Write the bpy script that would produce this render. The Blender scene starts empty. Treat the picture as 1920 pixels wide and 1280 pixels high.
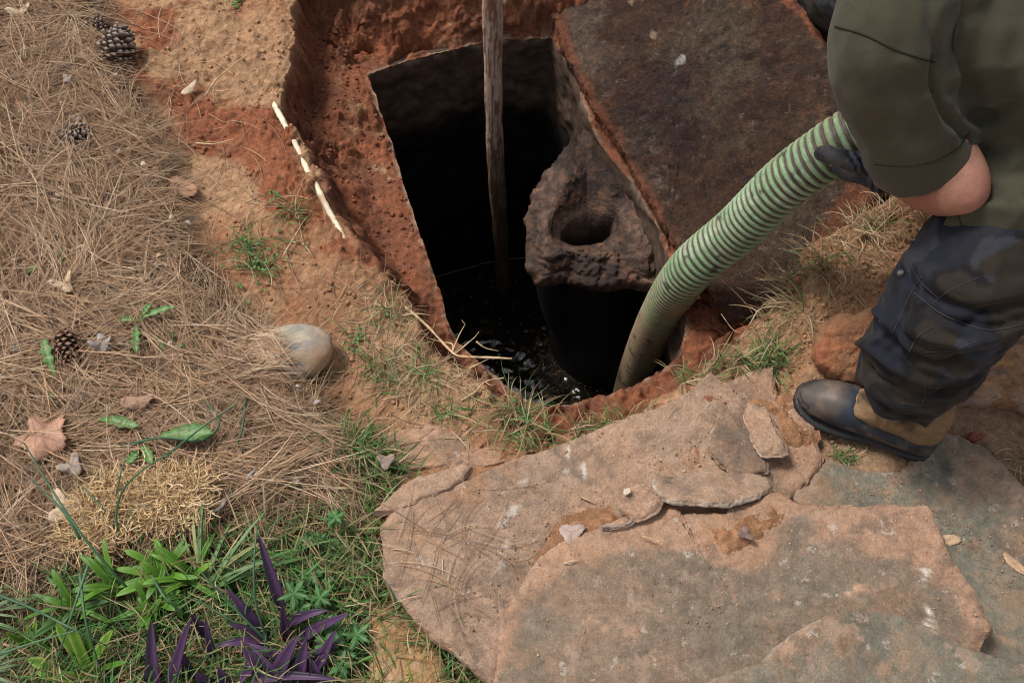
import bpy, math, random
import numpy as np
from mathutils import Vector
from mathutils.bvhtree import BVHTree

SC = bpy.context.scene
COL = SC.collection
rng = np.random.default_rng(7)
random.seed(7)

# ------------------------------------------------------------------ camera, light
CAM_H = 1.7
FX = 1920 * 35 / 36.0
PITCH = math.radians(60)
cam_d = bpy.data.cameras.new('camera')
cam_d.lens = 35; cam_d.sensor_width = 36; cam_d.clip_start = 0.05; cam_d.clip_end = 400
cam = bpy.data.objects.new('camera', cam_d)
COL.objects.link(cam)
cam.location = (0, 0, CAM_H)
cam.rotation_euler = (math.pi / 2 - PITCH, 0, 0)
SC.camera = cam

SUN_EL, SUN_AZ = math.radians(60), math.radians(-62)      # azimuth from +y towards +x
world = bpy.data.worlds.new('World'); SC.world = world
world.use_nodes = True
wn = world.node_tree.nodes; wl = world.node_tree.links
bg = wn['Background']
sky = wn.new('ShaderNodeTexSky'); sky.sky_type = 'NISHITA'; sky.sun_disc = False
sky.sun_elevation = SUN_EL; sky.sun_rotation = SUN_AZ
sky.air_density = 1.0; sky.dust_density = 2.5; sky.ozone_density = 1.0
hs = wn.new('ShaderNodeHueSaturation'); hs.inputs['Saturation'].default_value = 0.28
wl.new(sky.outputs[0], hs.inputs['Color']); wl.new(hs.outputs[0], bg.inputs['Color'])
bg.inputs['Strength'].default_value = 0.11
sd = bpy.data.lights.new('sun', 'SUN'); sd.energy = 2.3; sd.angle = math.radians(14); sd.color = (1, 0.955, 0.89)
so = bpy.data.objects.new('sun', sd); COL.objects.link(so)
sv = Vector((math.sin(SUN_AZ) * math.cos(SUN_EL), math.cos(SUN_AZ) * math.cos(SUN_EL), math.sin(SUN_EL)))
so.rotation_euler = sv.to_track_quat('Z', 'Y').to_euler(); so.location = (-2, 2, 6)
SC.view_settings.view_transform = 'Standard'; SC.view_settings.look = 'None'
SC.view_settings.exposure = 0.36; SC.view_settings.gamma = 1.0
SC.view_settings.use_curve_mapping = False
SC.render.engine = 'CYCLES'; SC.cycles.pixel_filter_type = 'BLACKMAN_HARRIS'; SC.cycles.filter_width = 1.05

# ------------------------------------------------------------------ projection helpers
CP, SP = math.cos(PITCH), math.sin(PITCH)
CAMP = np.array([0, 0, CAM_H])
def rayd(px, py):
    a = (px - 960) / FX; b = (640 - py) / FX
    return np.array([a, CP + b * SP, -SP + b * CP])
def P(px, py, z=0.0):
    d = rayd(px, py); return CAMP + d * ((z - CAM_H) / d[2])
def DD(px, py, depth):
    return CAMP + rayd(px, py) * depth
def Ppl(px, py, p0, n):
    d = rayd(px, py); return CAMP + d * (np.dot(p0 - CAMP, n) / np.dot(d, n))
def poly(pts, z=0.0):
    return np.array([P(x, y, z)[:2] for x, y in pts])

# ------------------------------------------------------------------ numpy noise
def _hash(ix, iy, iz, seed):
    h = (ix.astype(np.int64) * 374761393 + iy.astype(np.int64) * 668265263 + iz.astype(np.int64) * 2147483647 + seed * 974634777) & 0xffffffff
    h = ((h ^ (h >> 13)) * 1274126177) & 0xffffffff
    h = ((h ^ (h >> 16)) * 2246822519) & 0xffffffff
    return ((h ^ (h >> 15)) & 0xffffff) / float(0xffffff)
def vnoise(p, seed=0):
    i = np.floor(p).astype(np.int64); f = p - i
    u = f * f * f * (f * (f * 6 - 15) + 10)
    r = 0
    for dx in (0, 1):
        wx = u[:, 0] if dx else 1 - u[:, 0]
        for dy in (0, 1):
            wy = u[:, 1] if dy else 1 - u[:, 1]
            for dz in (0, 1):
                wz = u[:, 2] if dz else 1 - u[:, 2]
                r = r + wx * wy * wz * _hash(i[:, 0] + dx, i[:, 1] + dy, i[:, 2] + dz, seed)
    return r * 2 - 1
def fbm(p, freq, octv=4, seed=0, gain=0.5):
    p = np.asarray(p, float)
    if p.shape[1] == 2: p = np.c_[p, np.zeros(len(p))]
    a = 1; s = 0; t = 0
    for o in range(octv):
        s = s + a * vnoise(p * freq + 17.3 * o, seed + o * 13); t += a
        a *= gain; freq *= 2.03
    return s / t * 1.6
def lumps(xy, cell, seed=0, rmin=0.3, rmax=0.62, dens=0.8):
    q = xy / cell; i = np.floor(q).astype(np.int64); best = np.zeros(len(q)); rid = np.zeros(len(q))
    z = np.zeros(len(q), np.int64)
    for dx in (-1, 0, 1):
        for dy in (-1, 0, 1):
            cx, cy = i[:, 0] + dx, i[:, 1] + dy
            jx = cx + _hash(cx, cy, z, seed); jy = cy + _hash(cx, cy, z, seed + 1)
            r = rmin + (rmax - rmin) * _hash(cx, cy, z, seed + 2)
            r = np.where(_hash(cx, cy, z, seed + 3) < dens, r, 1e-3)
            d2 = ((q[:, 0] - jx) ** 2 + (q[:, 1] - jy) ** 2) / r ** 2
            h = r * np.sqrt(np.maximum(0, 1 - d2)) * cell
            m = h > best; best = np.where(m, h, best); rid = np.where(m, _hash(cx, cy, z, seed + 4), rid)
    return best, rid
def sstep(a, b, x):
    t = np.clip((x - a) / (b - a), 0, 1); return t * t * (3 - 2 * t)
def sdpoly(xy, pl):
    """signed distance, positive inside"""
    d = np.full(len(xy), 1e9); ins = np.zeros(len(xy), bool); n = len(pl)
    for k in range(n):
        a = pl[k]; b = pl[(k + 1) % n]; e = b - a; w = xy - a
        t = np.clip((w @ e) / (e @ e + 1e-12), 0, 1); q = w - t[:, None] * e
        d = np.minimum(d, (q ** 2).sum(1))
        c = ((a[1] <= xy[:, 1]) != (b[1] <= xy[:, 1]))
        if abs(e[1]) > 1e-12:
            xi = a[0] + (xy[:, 1] - a[1]) / e[1] * e[0]
            ins ^= c & (xy[:, 0] < xi)
    d = np.sqrt(d); return np.where(ins, d, -d)
def mask(xy, pts, soft=0.02, warp=0.03, freq=14, seed=3, z=0.0):
    pl = poly(pts, z); lo = pl.min(0) - 0.25; hi = pl.max(0) + 0.25
    m = np.zeros(len(xy)); s = (xy[:, 0] > lo[0]) & (xy[:, 0] < hi[0]) & (xy[:, 1] > lo[1]) & (xy[:, 1] < hi[1])
    if s.any():
        q = xy[s]; m[s] = sstep(-soft, soft, sdpoly(q[:, :2], pl) + warp * fbm(q, freq, 5, seed, 0.6))
    return m
def spline(pts, n):
    """Catmull-Rom through pts (k,d) -> n samples"""
    pts = np.asarray(pts, float); k = len(pts)
    if k == 2:
        t = np.linspace(0, 1, n)[:, None]; return pts[0] * (1 - t) + pts[1] * t
    e = np.vstack([2 * pts[0] - pts[1], pts, 2 * pts[-1] - pts[-2]])
    # parametrise by chord length
    L = np.r_[0, np.cumsum(np.linalg.norm(np.diff(pts[:, :3], axis=0), axis=1))]; L /= L[-1]
    u = np.linspace(0, 1, n); out = []
    seg = np.clip(np.searchsorted(L, u, 'right') - 1, 0, k - 2)
    for uu, s in zip(u, seg):
        t = (uu - L[s]) / (L[s + 1] - L[s]); a, b, c, d = e[s], e[s + 1], e[s + 2], e[s + 3]
        out.append(0.5 * ((2 * b) + (c - a) * t + (2 * a - 5 * b + 4 * c - d) * t * t + (3 * b - a - 3 * c + d) * t ** 3))
    return np.array(out)

# ------------------------------------------------------------------ mesh helpers
def mesh_data(name, V, Fs, mat, col=None, smooth=True, flat_mask=None):
    me = bpy.data.meshes.new(name)
    V = np.asarray(V, np.float32)
    if not isinstance(Fs, list): Fs = [Fs]
    Fs = [np.asarray(f, np.int32) for f in Fs if len(f)]
    me.vertices.add(len(V)); me.vertices.foreach_set('co', V.ravel())
    nl = sum(f.size for f in Fs); nf = sum(len(f) for f in Fs)
    me.loops.add(nl); me.loops.foreach_set('vertex_index', np.concatenate([f.ravel() for f in Fs]))
    me.polygons.add(nf)
    cnt = np.concatenate([np.full(len(f), f.shape[1], np.int32) for f in Fs])
    st = np.r_[0, np.cumsum(cnt)[:-1]].astype(np.int32)
    me.polygons.foreach_set('loop_start', st)
    me.polygons.foreach_set('use_smooth', np.full(nf, smooth))
    me.update(calc_edges=True)
    if col is not None:
        a = me.attributes.new('Col', 'FLOAT_COLOR', 'POINT')
        c = np.ones((len(V), 4), np.float32); c[:, :3] = np.broadcast_to(col, (len(V), 3))
        a.data.foreach_set('color', c.ravel())
    if mat is not None: me.materials.append(mat)
    return me
def props(o, label=None, cat=None, group=None, kind=None):
    if label: o['label'] = label
    if cat: o['category'] = cat
    if group: o['group'] = group
    if kind: o['kind'] = kind
    return o
def thing(name, label, cat, loc, group=None):
    o = bpy.data.objects.new(name, None); COL.objects.link(o)
    o.empty_display_size = 0.05; o.location = tuple(map(float, loc))
    return props(o, label, cat, group)
def obj(name, V, Fs, mat, parent=None, col=None, smooth=True, label=None, cat=None, group=None, kind=None):
    V = np.asarray(V, float)
    if parent is not None: off = wloc(parent)
    else: off = np.array([V[:, 0].mean(), V[:, 1].mean(), V[:, 2].min()])
    me = mesh_data(name, V - off, Fs, mat, col, smooth)
    o = bpy.data.objects.new(name, me); COL.objects.link(o)
    if parent is not None: o.parent = parent
    else: o.location = tuple(off)
    return props(o, label, cat, group, kind)
def wloc(o):
    p = np.zeros(3)
    while o is not None: p = p + np.array(o.location); o = o.parent
    return p
def frames(C):
    C = np.asarray(C, float); T = np.gradient(C, axis=0); T /= np.linalg.norm(T, axis=1)[:, None]
    N = np.zeros_like(T); r = np.array([0, 0, 1.0]) if abs(T[0][2]) < 0.9 else np.array([0, 1.0, 0])
    n = np.cross(T[0], r); n /= np.linalg.norm(n); N[0] = n
    for i in range(1, len(C)):
        n = N[i - 1] - T[i] * np.dot(N[i - 1], T[i]); N[i] = n / np.linalg.norm(n)
    return T, N, np.cross(T, N)
def grid_faces(nr, nc, wrap=True, off=0):
    i = np.arange(nr - 1)[:, None]; j = np.arange(nc if wrap else nc - 1)[None, :]
    a = i * nc + j; b = i * nc + (j + 1) % nc
    return np.stack([a, b, b + nc, a + nc], -1).reshape(-1, 4) + off
def tube(C, R, sides=8, caps=True, noise=0.0, nf=60, seed=0):
    C = np.asarray(C, float); R = np.broadcast_to(R, (len(C),)).astype(float)
    T, N, B = frames(C); th = np.linspace(0, 2 * np.pi, sides, endpoint=False)
    V = (C[:, None] + R[:, None, None] * (np.cos(th)[None, :, None] * N[:, None] + np.sin(th)[None, :, None] * B[:, None])).reshape(-1, 3)
    if noise:
        D = V - np.repeat(C, sides, 0); L = np.linalg.norm(D, axis=1)[:, None] + 1e-9
        V = V + D / L * (noise * fbm(V, nf, 3, seed))[:, None]
    Fs = [grid_faces(len(C), sides)]
    if caps:
        n = len(V); V = np.vstack([V, C[0], C[-1]])
        k = np.arange(sides)
        Fs.append(np.stack([np.full(sides, n), (k + 1) % sides, k], -1))
        o = (len(C) - 1) * sides
        Fs.append(np.stack([np.full(sides, n + 1), o + k, o + (k + 1) % sides], -1))
    return V, Fs
def merge(parts):
    """parts: list of (V, [F...], col or None)"""
    Vs, by, cs, n = [], {}, [], 0
    for p in parts:
        V, Fs = p[0], p[1]; Fs = Fs if isinstance(Fs, list) else [Fs]
        for f in Fs:
            if len(f): by.setdefault(f.shape[1], []).append(np.asarray(f) + n)
        Vs.append(V); n += len(V)
        if len(p) > 2 and p[2] is not None: cs.append(np.broadcast_to(p[2], (len(V), 3)))
    return np.vstack(Vs), [np.vstack(v) for v in by.values()], (np.vstack(cs) if cs else None)
def ellips(c, r, axes=None, nu=24, nv=14):
    th = np.linspace(0, np.pi, nv)[1:-1]; ph = np.linspace(0, 2 * np.pi, nu, endpoint=False)
    L = np.stack([np.sin(th)[:, None] * np.cos(ph), np.sin(th)[:, None] * np.sin(ph), np.cos(th)[:, None] * np.ones(nu)], -1).reshape(-1, 3)
    L = np.vstack([L, [0, 0, 1], [0, 0, -1]]) * np.asarray(r)
    A = np.eye(3) if axes is None else np.asarray(axes)
    V = L @ A + np.asarray(c); Fs = [grid_faces(nv - 2, nu)]; n = nu * (nv - 2); k = np.arange(nu)
    Fs.append(np.stack([np.full(nu, n), k, (k + 1) % nu], -1)[:, ::-1]); o = nu * (nv - 3)
    Fs.append(np.stack([np.full(nu, n + 1), o + k, o + (k + 1) % nu], -1))
    return V, Fs
def remesh(parts, voxel, smooth=6, fac=0.5):
    V, Fs, _ = merge(parts)
    me = mesh_data('tmp', V, Fs, None); o = bpy.data.objects.new('tmp', me); COL.objects.link(o)
    m = o.modifiers.new('r', 'REMESH'); m.mode = 'VOXEL'; m.voxel_size = voxel
    if smooth:
        s = o.modifiers.new('s', 'SMOOTH'); s.iterations = smooth; s.factor = fac
    dg = bpy.context.evaluated_depsgraph_get(); dg.update()
    em = bpy.data.meshes.new_from_object(o.evaluated_get(dg))
    n = len(em.vertices); co = np.empty(n * 3, np.float32); em.vertices.foreach_get('co', co)
    nl = len(em.loops); li = np.empty(nl, np.int32); em.loops.foreach_get('vertex_index', li)
    nr = np.empty(n * 3, np.float32); em.vertices.foreach_get('normal', nr)
    F = li.reshape(-1, 4) if nl == 4 * len(em.polygons) else None
    if F is None:
        fl = [list(p.vertices) for p in em.polygons]
        F = [np.array([f for f in fl if len(f) == k]) for k in (3, 4)]
    bpy.data.objects.remove(o); bpy.data.meshes.remove(em); bpy.data.meshes.remove(me)
    return co.reshape(-1, 3).astype(float), F, nr.reshape(-1, 3).astype(float)

# ------------------------------------------------------------------ materials
def mat(name, color=None, rough=0.9, var=0.3, vscale=60, bump=0.3, bscale=120, bdist=0.003, spec=0.3, speck=0.0, sss=0.0, fine=400, translucent=0.0, metallic=0, sheen=0, grain=0.0, flakes=()):
    m = bpy.data.materials.new(name); m.use_nodes = True; nt = m.node_tree; N = nt.nodes; L = nt.links
    b = N['Principled BSDF']
    tc = N.new('ShaderNodeTexCoord'); co = tc.outputs['Object']
    if color is None:
        a = N.new('ShaderNodeAttribute'); a.attribute_name = 'Col'; src = a.outputs['Color']
    else:
        a = N.new('ShaderNodeRGB'); a.outputs[0].default_value = (*color, 1); src = a.outputs[0]
    def noise(sc, det=6, ro=0.65):
        t = N.new('ShaderNodeTexNoise'); t.inputs['Scale'].default_value = sc; t.inputs['Detail'].default_value = det
        t.inputs['Roughness'].default_value = ro; L.new(co, t.inputs['Vector']); return t.outputs['Fac']
    def mul(srcc, fac_out, lo, hi):
        r = N.new('ShaderNodeMapRange'); r.inputs['From Min'].default_value = 0.3; r.inputs['From Max'].default_value = 0.7
        r.inputs['To Min'].default_value = lo; r.inputs['To Max'].default_value = hi; L.new(fac_out, r.inputs['Value'])
        x = N.new('ShaderNodeVectorMath'); x.operation = 'SCALE'; L.new(srcc, x.inputs[0]); L.new(r.outputs[0], x.inputs['Scale'])
        return x.outputs[0]
    if var:
        src = mul(src, noise(vscale), 1 - var, 1 + var); src = mul(src, noise(fine, 3), 1 - var * 0.7, 1 + var * 0.7)
    for k, (fs, lo, fac, colr) in enumerate(flakes):
        t = N.new('ShaderNodeTexNoise'); t.inputs['Scale'].default_value = fs; t.inputs['Detail'].default_value = 12; t.inputs['Roughness'].default_value = .72
        mp = N.new('ShaderNodeMapping'); mp.inputs['Location'].default_value = (3.7 * k, 1.3 * k, 5.1 * k); L.new(co, mp.inputs['Vector']); L.new(mp.outputs[0], t.inputs['Vector'])
        r = N.new('ShaderNodeMapRange'); r.inputs['From Min'].default_value = lo; r.inputs['From Max'].default_value = lo + .025; r.inputs['To Max'].default_value = fac; L.new(t.outputs['Fac'], r.inputs['Value'])
        mx = N.new('ShaderNodeMix'); mx.data_type = 'RGBA'; L.new(r.outputs[0], mx.inputs['Factor']); L.new(src, mx.inputs['A']); mx.inputs['B'].default_value = (*colr, 1); src = mx.outputs['Result']
    if grain: src = mul(src, noise(520, 2, .8), 1 - grain, 1 + grain)
    if speck:
        v = N.new('ShaderNodeTexVoronoi'); v.inputs['Scale'].default_value = 260; L.new(co, v.inputs['Vector'])
        r = N.new('ShaderNodeMapRange'); r.inputs['From Min'].default_value = 0.12; r.inputs['From Max'].default_value = 0.22
        r.inputs['To Min'].default_value = 1; r.inputs['To Max'].default_value = 0; L.new(v.outputs['Distance'], r.inputs['Value'])
        v2 = N.new('ShaderNodeSeparateColor'); L.new(v.outputs['Color'], v2.inputs[0])
        g = N.new('ShaderNodeMath'); g.operation = 'GREATER_THAN'; g.inputs[1].default_value = 0.75; L.new(v2.outputs[0], g.inputs[0])
        q = N.new('ShaderNodeMath'); q.operation = 'MULTIPLY'; L.new(g.outputs[0], q.inputs[0]); L.new(r.outputs[0], q.inputs[1])
        q2 = N.new('ShaderNodeMath'); q2.operation = 'MULTIPLY'; q2.inputs[1].default_value = speck; L.new(q.outputs[0], q2.inputs[0])
        mx = N.new('ShaderNodeMix'); mx.data_type = 'RGBA'; L.new(q2.outputs[0], mx.inputs['Factor']); L.new(src, mx.inputs['A'])
        mx.inputs['B'].default_value = (0.6, 0.5, 0.4, 1); src = mx.outputs['Result']
    L.new(src, b.inputs['Base Color'])
    b.inputs['Roughness'].default_value = rough; b.inputs['Specular IOR Level'].default_value = spec; b.inputs['Metallic'].default_value = metallic
    if sheen: b.inputs['Sheen Weight'].default_value = sheen; b.inputs['Sheen Roughness'].default_value = 0.5
    if sss:
        b.inputs['Subsurface Weight'].default_value = sss; b.inputs['Subsurface Radius'].default_value = (0.01, 0.004, 0.002)
        b.inputs['Subsurface Scale'].default_value = 0.6
    if bump:
        n1 = noise(bscale, 8, 0.7); bp = N.new('ShaderNodeBump'); bp.inputs['Strength'].default_value = bump
        bp.inputs['Distance'].default_value = bdist; L.new(n1, bp.inputs['Height']); L.new(bp.outputs[0], b.inputs['Normal'])
    if translucent:
        t = N.new('ShaderNodeBsdfTranslucent'); L.new(src, t.inputs['Color']); ms = N.new('ShaderNodeMixShader')
        ms.inputs[0].default_value = translucent; L.new(b.outputs[0], ms.inputs[1]); L.new(t.outputs[0], ms.inputs[2])
        L.new(ms.outputs[0], N['Material Output'].inputs['Surface'])
    return m
M_soil = mat('soil', grain=.30, rough=0.95, var=0.34, vscale=90, fine=500, bump=0.8, bscale=170, bdist=0.006, spec=0.15, speck=0.5)
M_stone = mat('flagstone', flakes=((7, .56, .2, (.42, .235, .13)), (9, .56, .4, (.15, .115, .09)), (14, .565, .4, (.47, .33, .24)), (30, .625, .5, (.58, .52, .45))), grain=.22, rough=0.85, var=0.24, vscale=55, fine=210, bump=1.0, bscale=190, bdist=0.004, spec=0.2, speck=0.45)
M_conc = mat('old_concrete', flakes=((14, .55, .55, (.028, .02, .018)), (11, .59, .35, (.20, .08, .04)), (38, .60, .4, (.22, .18, .15))), grain=.35, rough=0.8, var=0.5, vscale=90, fine=210, bump=1.0, bscale=150, bdist=0.009, spec=0.3, speck=0.25)
M_wetconc = mat('wet_concrete', flakes=((25, .54, .6, (.03, .02, .016)), (30, .57, .4, (.17, .085, .045))), grain=.35, rough=0.45, var=0.4, vscale=60, fine=200, bump=1.0, bscale=120, bdist=0.008, spec=0.5)
M_tank = mat('tank_wall', rough=0.7, var=0.4, vscale=30, bump=0.6, bscale=80, bdist=0.005, spec=0.25)
M_grit = mat('grit', rough=.95, var=.2, bump=0, spec=.1)
M_needle = mat('pine_needle', rough=0.65, var=0, bump=0, spec=0.3)
M_grass = mat('grass_blade', rough=0.55, var=0, bump=0, spec=0.35, translucent=0.25)
M_leaf = mat('leaf', rough=0.45, var=0.12, vscale=80, bump=0.25, bscale=200, bdist=0.001, spec=0.4, translucent=0.2)
M_dry = mat('dry_leaf', rough=0.75, var=0.2, vscale=120, bump=0.4, bscale=200, bdist=0.001, spec=0.3)
M_root = mat('root', rough=0.8, var=0.2, vscale=150, bump=0.3, spec=0.2)
M_wood = mat('weathered_wood', grain=.15, rough=0.75, var=0.15, vscale=80, bump=0.5, bscale=150, bdist=0.003, spec=0.3)
M_cone = mat('pine_cone', rough=0.8, var=0.25, vscale=200, bump=0.4, bscale=300, spec=0.2)
M_hose = mat('hose_plastic', grain=.10, rough=0.5, var=0.22, vscale=70, fine=260, bump=0.15, bscale=200, bdist=0.001, spec=0.4)
M_pipe = mat('cream_plastic', rough=0.7, var=0.12, vscale=60, bump=0.2, bscale=200, spec=0.3)
M_rock = mat('river_stone', grain=.12, rough=0.75, var=0.15, vscale=30, fine=200, bump=0.25, bscale=90, bdist=0.002, spec=0.3)
# ------------------------------------------------------------------ ground
RIM = -0.19; WATER = -1.2
T_px = [(690, 143), (760, 118), (850, 96), (940, 78), (1032, 70), (1070, 130), (1095, 200), (1118, 262), (1190, 350), (1240, 450), (1262, 540), (1285, 610), (1275, 668),
        (1225, 705), (1160, 738), (1090, 757), (1022, 768), (985, 752), (945, 722), (900, 680), (862, 645), (845, 615), (815, 520), (785, 430), (752, 330), (718, 222)]
T = poly(T_px, RIM)
def _rs(pl, step):
    out = []
    for k in range(len(pl)):
        a, b = pl[k], pl[(k + 1) % len(pl)]; n = max(1, int(np.linalg.norm(b - a) / step)); t = np.arange(n) / n; out.append(a + t[:, None] * (b - a))
    return np.vstack(out)
T = _rs(T, .024); T = T + .005 * np.c_[fbm(T, 20, 3, 12, .8), fbm(T, 20, 3, 13, .8)]
E_px = [(548, -60), (552, 20), (545, 90), (530, 150), (524, 205), (552, 262), (590, 330), (622, 400), (662, 468), (720, 520), (770, 580), (800, 640), (850, 690), (930, 745),
        (1000, 790), (1060, 815), (1200, 778), (1290, 722), (1330, 690), (1380, 640), (1440, 600), (1480, 560), (1530, 490), (1600, 430), (1680, 380), (1760, 250), (1750, 60), (1700, -60),
        (1400, -90), (1040, -80), (800, -78), (640, -74), (580, -70)]
E = poly(E_px, 0.0)
M_px = [(-500, -300), (150, -300), (190, -40), (240, 60), (262, 140), (318, 250), (345, 350), (400, 480), (450, 570), (540, 620), (560, 700), (620, 720), (680, 830), (712, 920), (650, 985), (500, 990),
        (420, 1000), (330, 1030), (180, 1050), (100, 1120), (-80, 1180), (-500, 1250)]
MUL = poly(M_px)
STN_px = [(735, 955), (880, 900), (1060, 835), (1240, 770), (1335, 712), (1450, 700), (1500, 780), (1560, 880), (1650, 905), (1780, 820), (1920, 920), (2100, 1080), (2100, 1700), (900, 1700), (800, 1170), (715, 1080)]
STN = poly(STN_px)
fx_ = np.r_[np.arange(-1.45, -.60, .0042), np.arange(-.60, -.42, .0018), np.arange(-.42, 1.4501, .0042)]; fy_ = np.r_[np.arange(0.2, 1.90, 0.0042), np.arange(1.90, 2.03, .0014), np.arange(2.03, 2.1701, .0042)]
def outer(s, sign):
    o, st, v = [], 0.012, s
    while abs(v) < 45:
        v += sign * st; st *= 1.28; o.append(v)
    return o
gx = np.r_[outer(-1.45, -1)[::-1], fx_, outer(fx_[-1], 1)]
gy = np.r_[outer(0.2, -1)[::-1], fy_, outer(fy_[-1], 1)]
NX, NY = len(gx), len(gy)
XX, YY = np.meshgrid(gx, gy); xy = np.c_[XX.ravel(), YY.ravel()]
near = (np.abs(xy[:, 0]) < 3) & (np.abs(xy[:, 1]) < 5)
def terrain(xy):
    n1 = fbm(xy, 2.2, 3, 1)
    z = 0.012 * n1 + 0.006 * fbm(xy, 9, 3, 2)
    # excavation
    w0 = xy + 0.012 * np.c_[fbm(xy, 22, 3, 5), fbm(xy, 22, 3, 6)]
    dE = sdpoly(w0, E)
    sw = sstep(1.25, 1.5, xy[:, 1])        # steep bank further back, gentle near
    fb = sstep(1.80, 1.88, xy[:, 1]) * sstep(-.46, -.38, xy[:, 0]) * sstep(.30, .2, xy[:, 0]); nr_ = sstep(1.25, 1.10, xy[:, 1]); width = (0.10 - 0.075 * sw - .04 * nr_) * (1 - fb) + .125 * fb
    drop = sstep(0, 1, dE / width)
    ztar = RIM + 0.012 + 0.006 * fbm(xy, 12, 3, 8)
    slump = (1 - fb) * 0.10 * sstep(0.16, 0.0, dE) * sw * (0.6 + 0.5 * fbm(xy, 8, 2, 9))       # soil slumped at the foot of the bank
    ztar = ztar + np.clip(slump, 0, 0.11)
    z = z * (1 - drop) + ztar * drop
    # clods
    soft = sstep(-0.30, 0.02, dE)
    leftclay = mask(xy, [(250, 0), (420, 0), (560, 150), (640, 400), (660, 470), (560, 430), (470, 380), (400, 300), (300, 200), (250, 120)], 0.04, 0.03)
    rightclod = mask(xy, [(1500, 520), (1600, 420), (1700, 390), (1800, 430), (1760, 560), (1620, 700), (1540, 700), (1480, 640)], 0.05, 0.04)
    rough = np.clip(.8 * nr_ * sstep(-.07, 0, dE) + 0.2 * soft + 0.42 * leftclay + rightclod + drop * 0.9, 0, 1.2)
    mul = sstep(-0.02, 0.05, sdpoly(xy + 0.02 * np.c_[fbm(xy, 8, 3, 15), fbm(xy, 8, 3, 16)], MUL))
    rough = rough * (1 - mul) * (0.15 + 1.15 * sstep(-0.4, 0.5, fbm(xy, 7, 4, 31, .65)))
    l1, r1 = lumps(xy + 0.006 * np.c_[fbm(xy, 60, 2, 41), fbm(xy, 60, 2, 42)], 0.045, 11, dens=0.45)
    l2, r2 = lumps(xy + 0.003 * np.c_[fbm(xy, 120, 2, 43), fbm(xy, 120, 2, 44)], 0.02, 21, dens=0.7)
    l3, r3 = lumps(xy, 0.011, 51, dens=0.8)
    z = z + rough * (0.85 * l1 * (1 + .6 * fbm(xy, 70, 3, 64)) + 0.16 * l2 + 0.10 * l3 + .015 * fbm(xy, 24, 5, 62, .62) + .007 * fbm(xy, 75, 4, 63, .7)) + 0.0022 * fbm(xy, 120, 3, 61) * (1 - mul) + 0.06 * l3 * (1 - mul)
    z = z + 0.025 * rightclod
    z = z + mul * (0.022 + 0.012 * fbm(xy, 6, 3, 71))
    for cpts, cd, cw in (([(735, 70), (752, 46), (790, 36), (830, 40)], .14, .010), ([(838, 62), (870, 66), (905, 72), (935, 58)], .16, .011), ([(905, 30), (960, 40), (1000, 50)], .06, .006), ([(600, 30), (640, 50), (690, 45)], .05, .007), ([(1000, 10), (985, 60)], .05, .005)):
        cl = np.array([P(a, b, -.09)[:2] for a, b in cpts]); dd = np.full(len(xy), 9.); xw = xy + .010 * np.c_[fbm(xy, 30, 4, 45, .65), fbm(xy, 30, 4, 46, .65)]
        for k_ in range(len(cl) - 1):
            e_ = cl[k_ + 1] - cl[k_]; w_ = xw - cl[k_]; t_ = np.clip((w_ @ e_) / (e_ @ e_), 0, 1); dd = np.minimum(dd, np.linalg.norm(w_ - t_[:, None] * e_, axis=1))
        z = z - cd * np.exp(-(dd / cw) ** 2)
    z = z + fb * drop * (1 - drop) * 4 * .022 * fbm(xy, 18, 4, 47, .6)
    # strip of raised soil between mulch and bank
    z = z + 0.01 * sstep(-0.12, -0.03, dE) * sstep(0.0, -0.03, dE)
    # under the flagstones the ground sits lower
    st = sstep(0.0, 0.03, sdpoly(xy, STN)); z = z - st * (z + 0.035)
    # near rim edge of tank flat
    dT = np.full(len(xy), -9.); bb = (xy[:, 0] > T[:, 0].min() - .4) & (xy[:, 0] < T[:, 0].max() + .4) & (xy[:, 1] > T[:, 1].min() - .4) & (xy[:, 1] < T[:, 1].max() + .4); dT[bb] = sdpoly(xy[bb], T)
    k = sstep(-0.022, -0.002, dT); z = z * (1 - k) + k * (RIM + 0.004 + 0.6 * (l2 + l3) * (xy[:, 1] < 1.4) + 0.25 * (l2 + l3))
    return z, dE, dT, mul, rough, leftclay, rightclod, drop, (r1, r2, r3), (l1, l2, l3)
zz = np.zeros(len(xy)); zi = np.where(near)[0]
tz, dE, dT, mulm, rough, leftclay, rightclod, drop, RR, LL = terrain(xy[zi])
zz[zi] = tz; zz[~near] = 0.012 * fbm(xy[~near], 2.2, 3, 1)
ZG = zz.reshape(NY, NX)
def zat(x, y):
    x = np.atleast_1d(x); y = np.atleast_1d(y)
    i = np.clip(np.searchsorted(gx, x) - 1, 0, NX - 2); j = np.clip(np.searchsorted(gy, y) - 1, 0, NY - 2)
    u = np.clip((x - gx[i]) / (gx[i + 1] - gx[i]), 0, 1); v = np.clip((y - gy[j]) / (gy[j + 1] - gy[j]), 0, 1)
    return ZG[j, i] * (1 - u) * (1 - v) + ZG[j, i + 1] * u * (1 - v) + ZG[j + 1, i] * (1 - u) * v + ZG[j + 1, i + 1] * u * v
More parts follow.
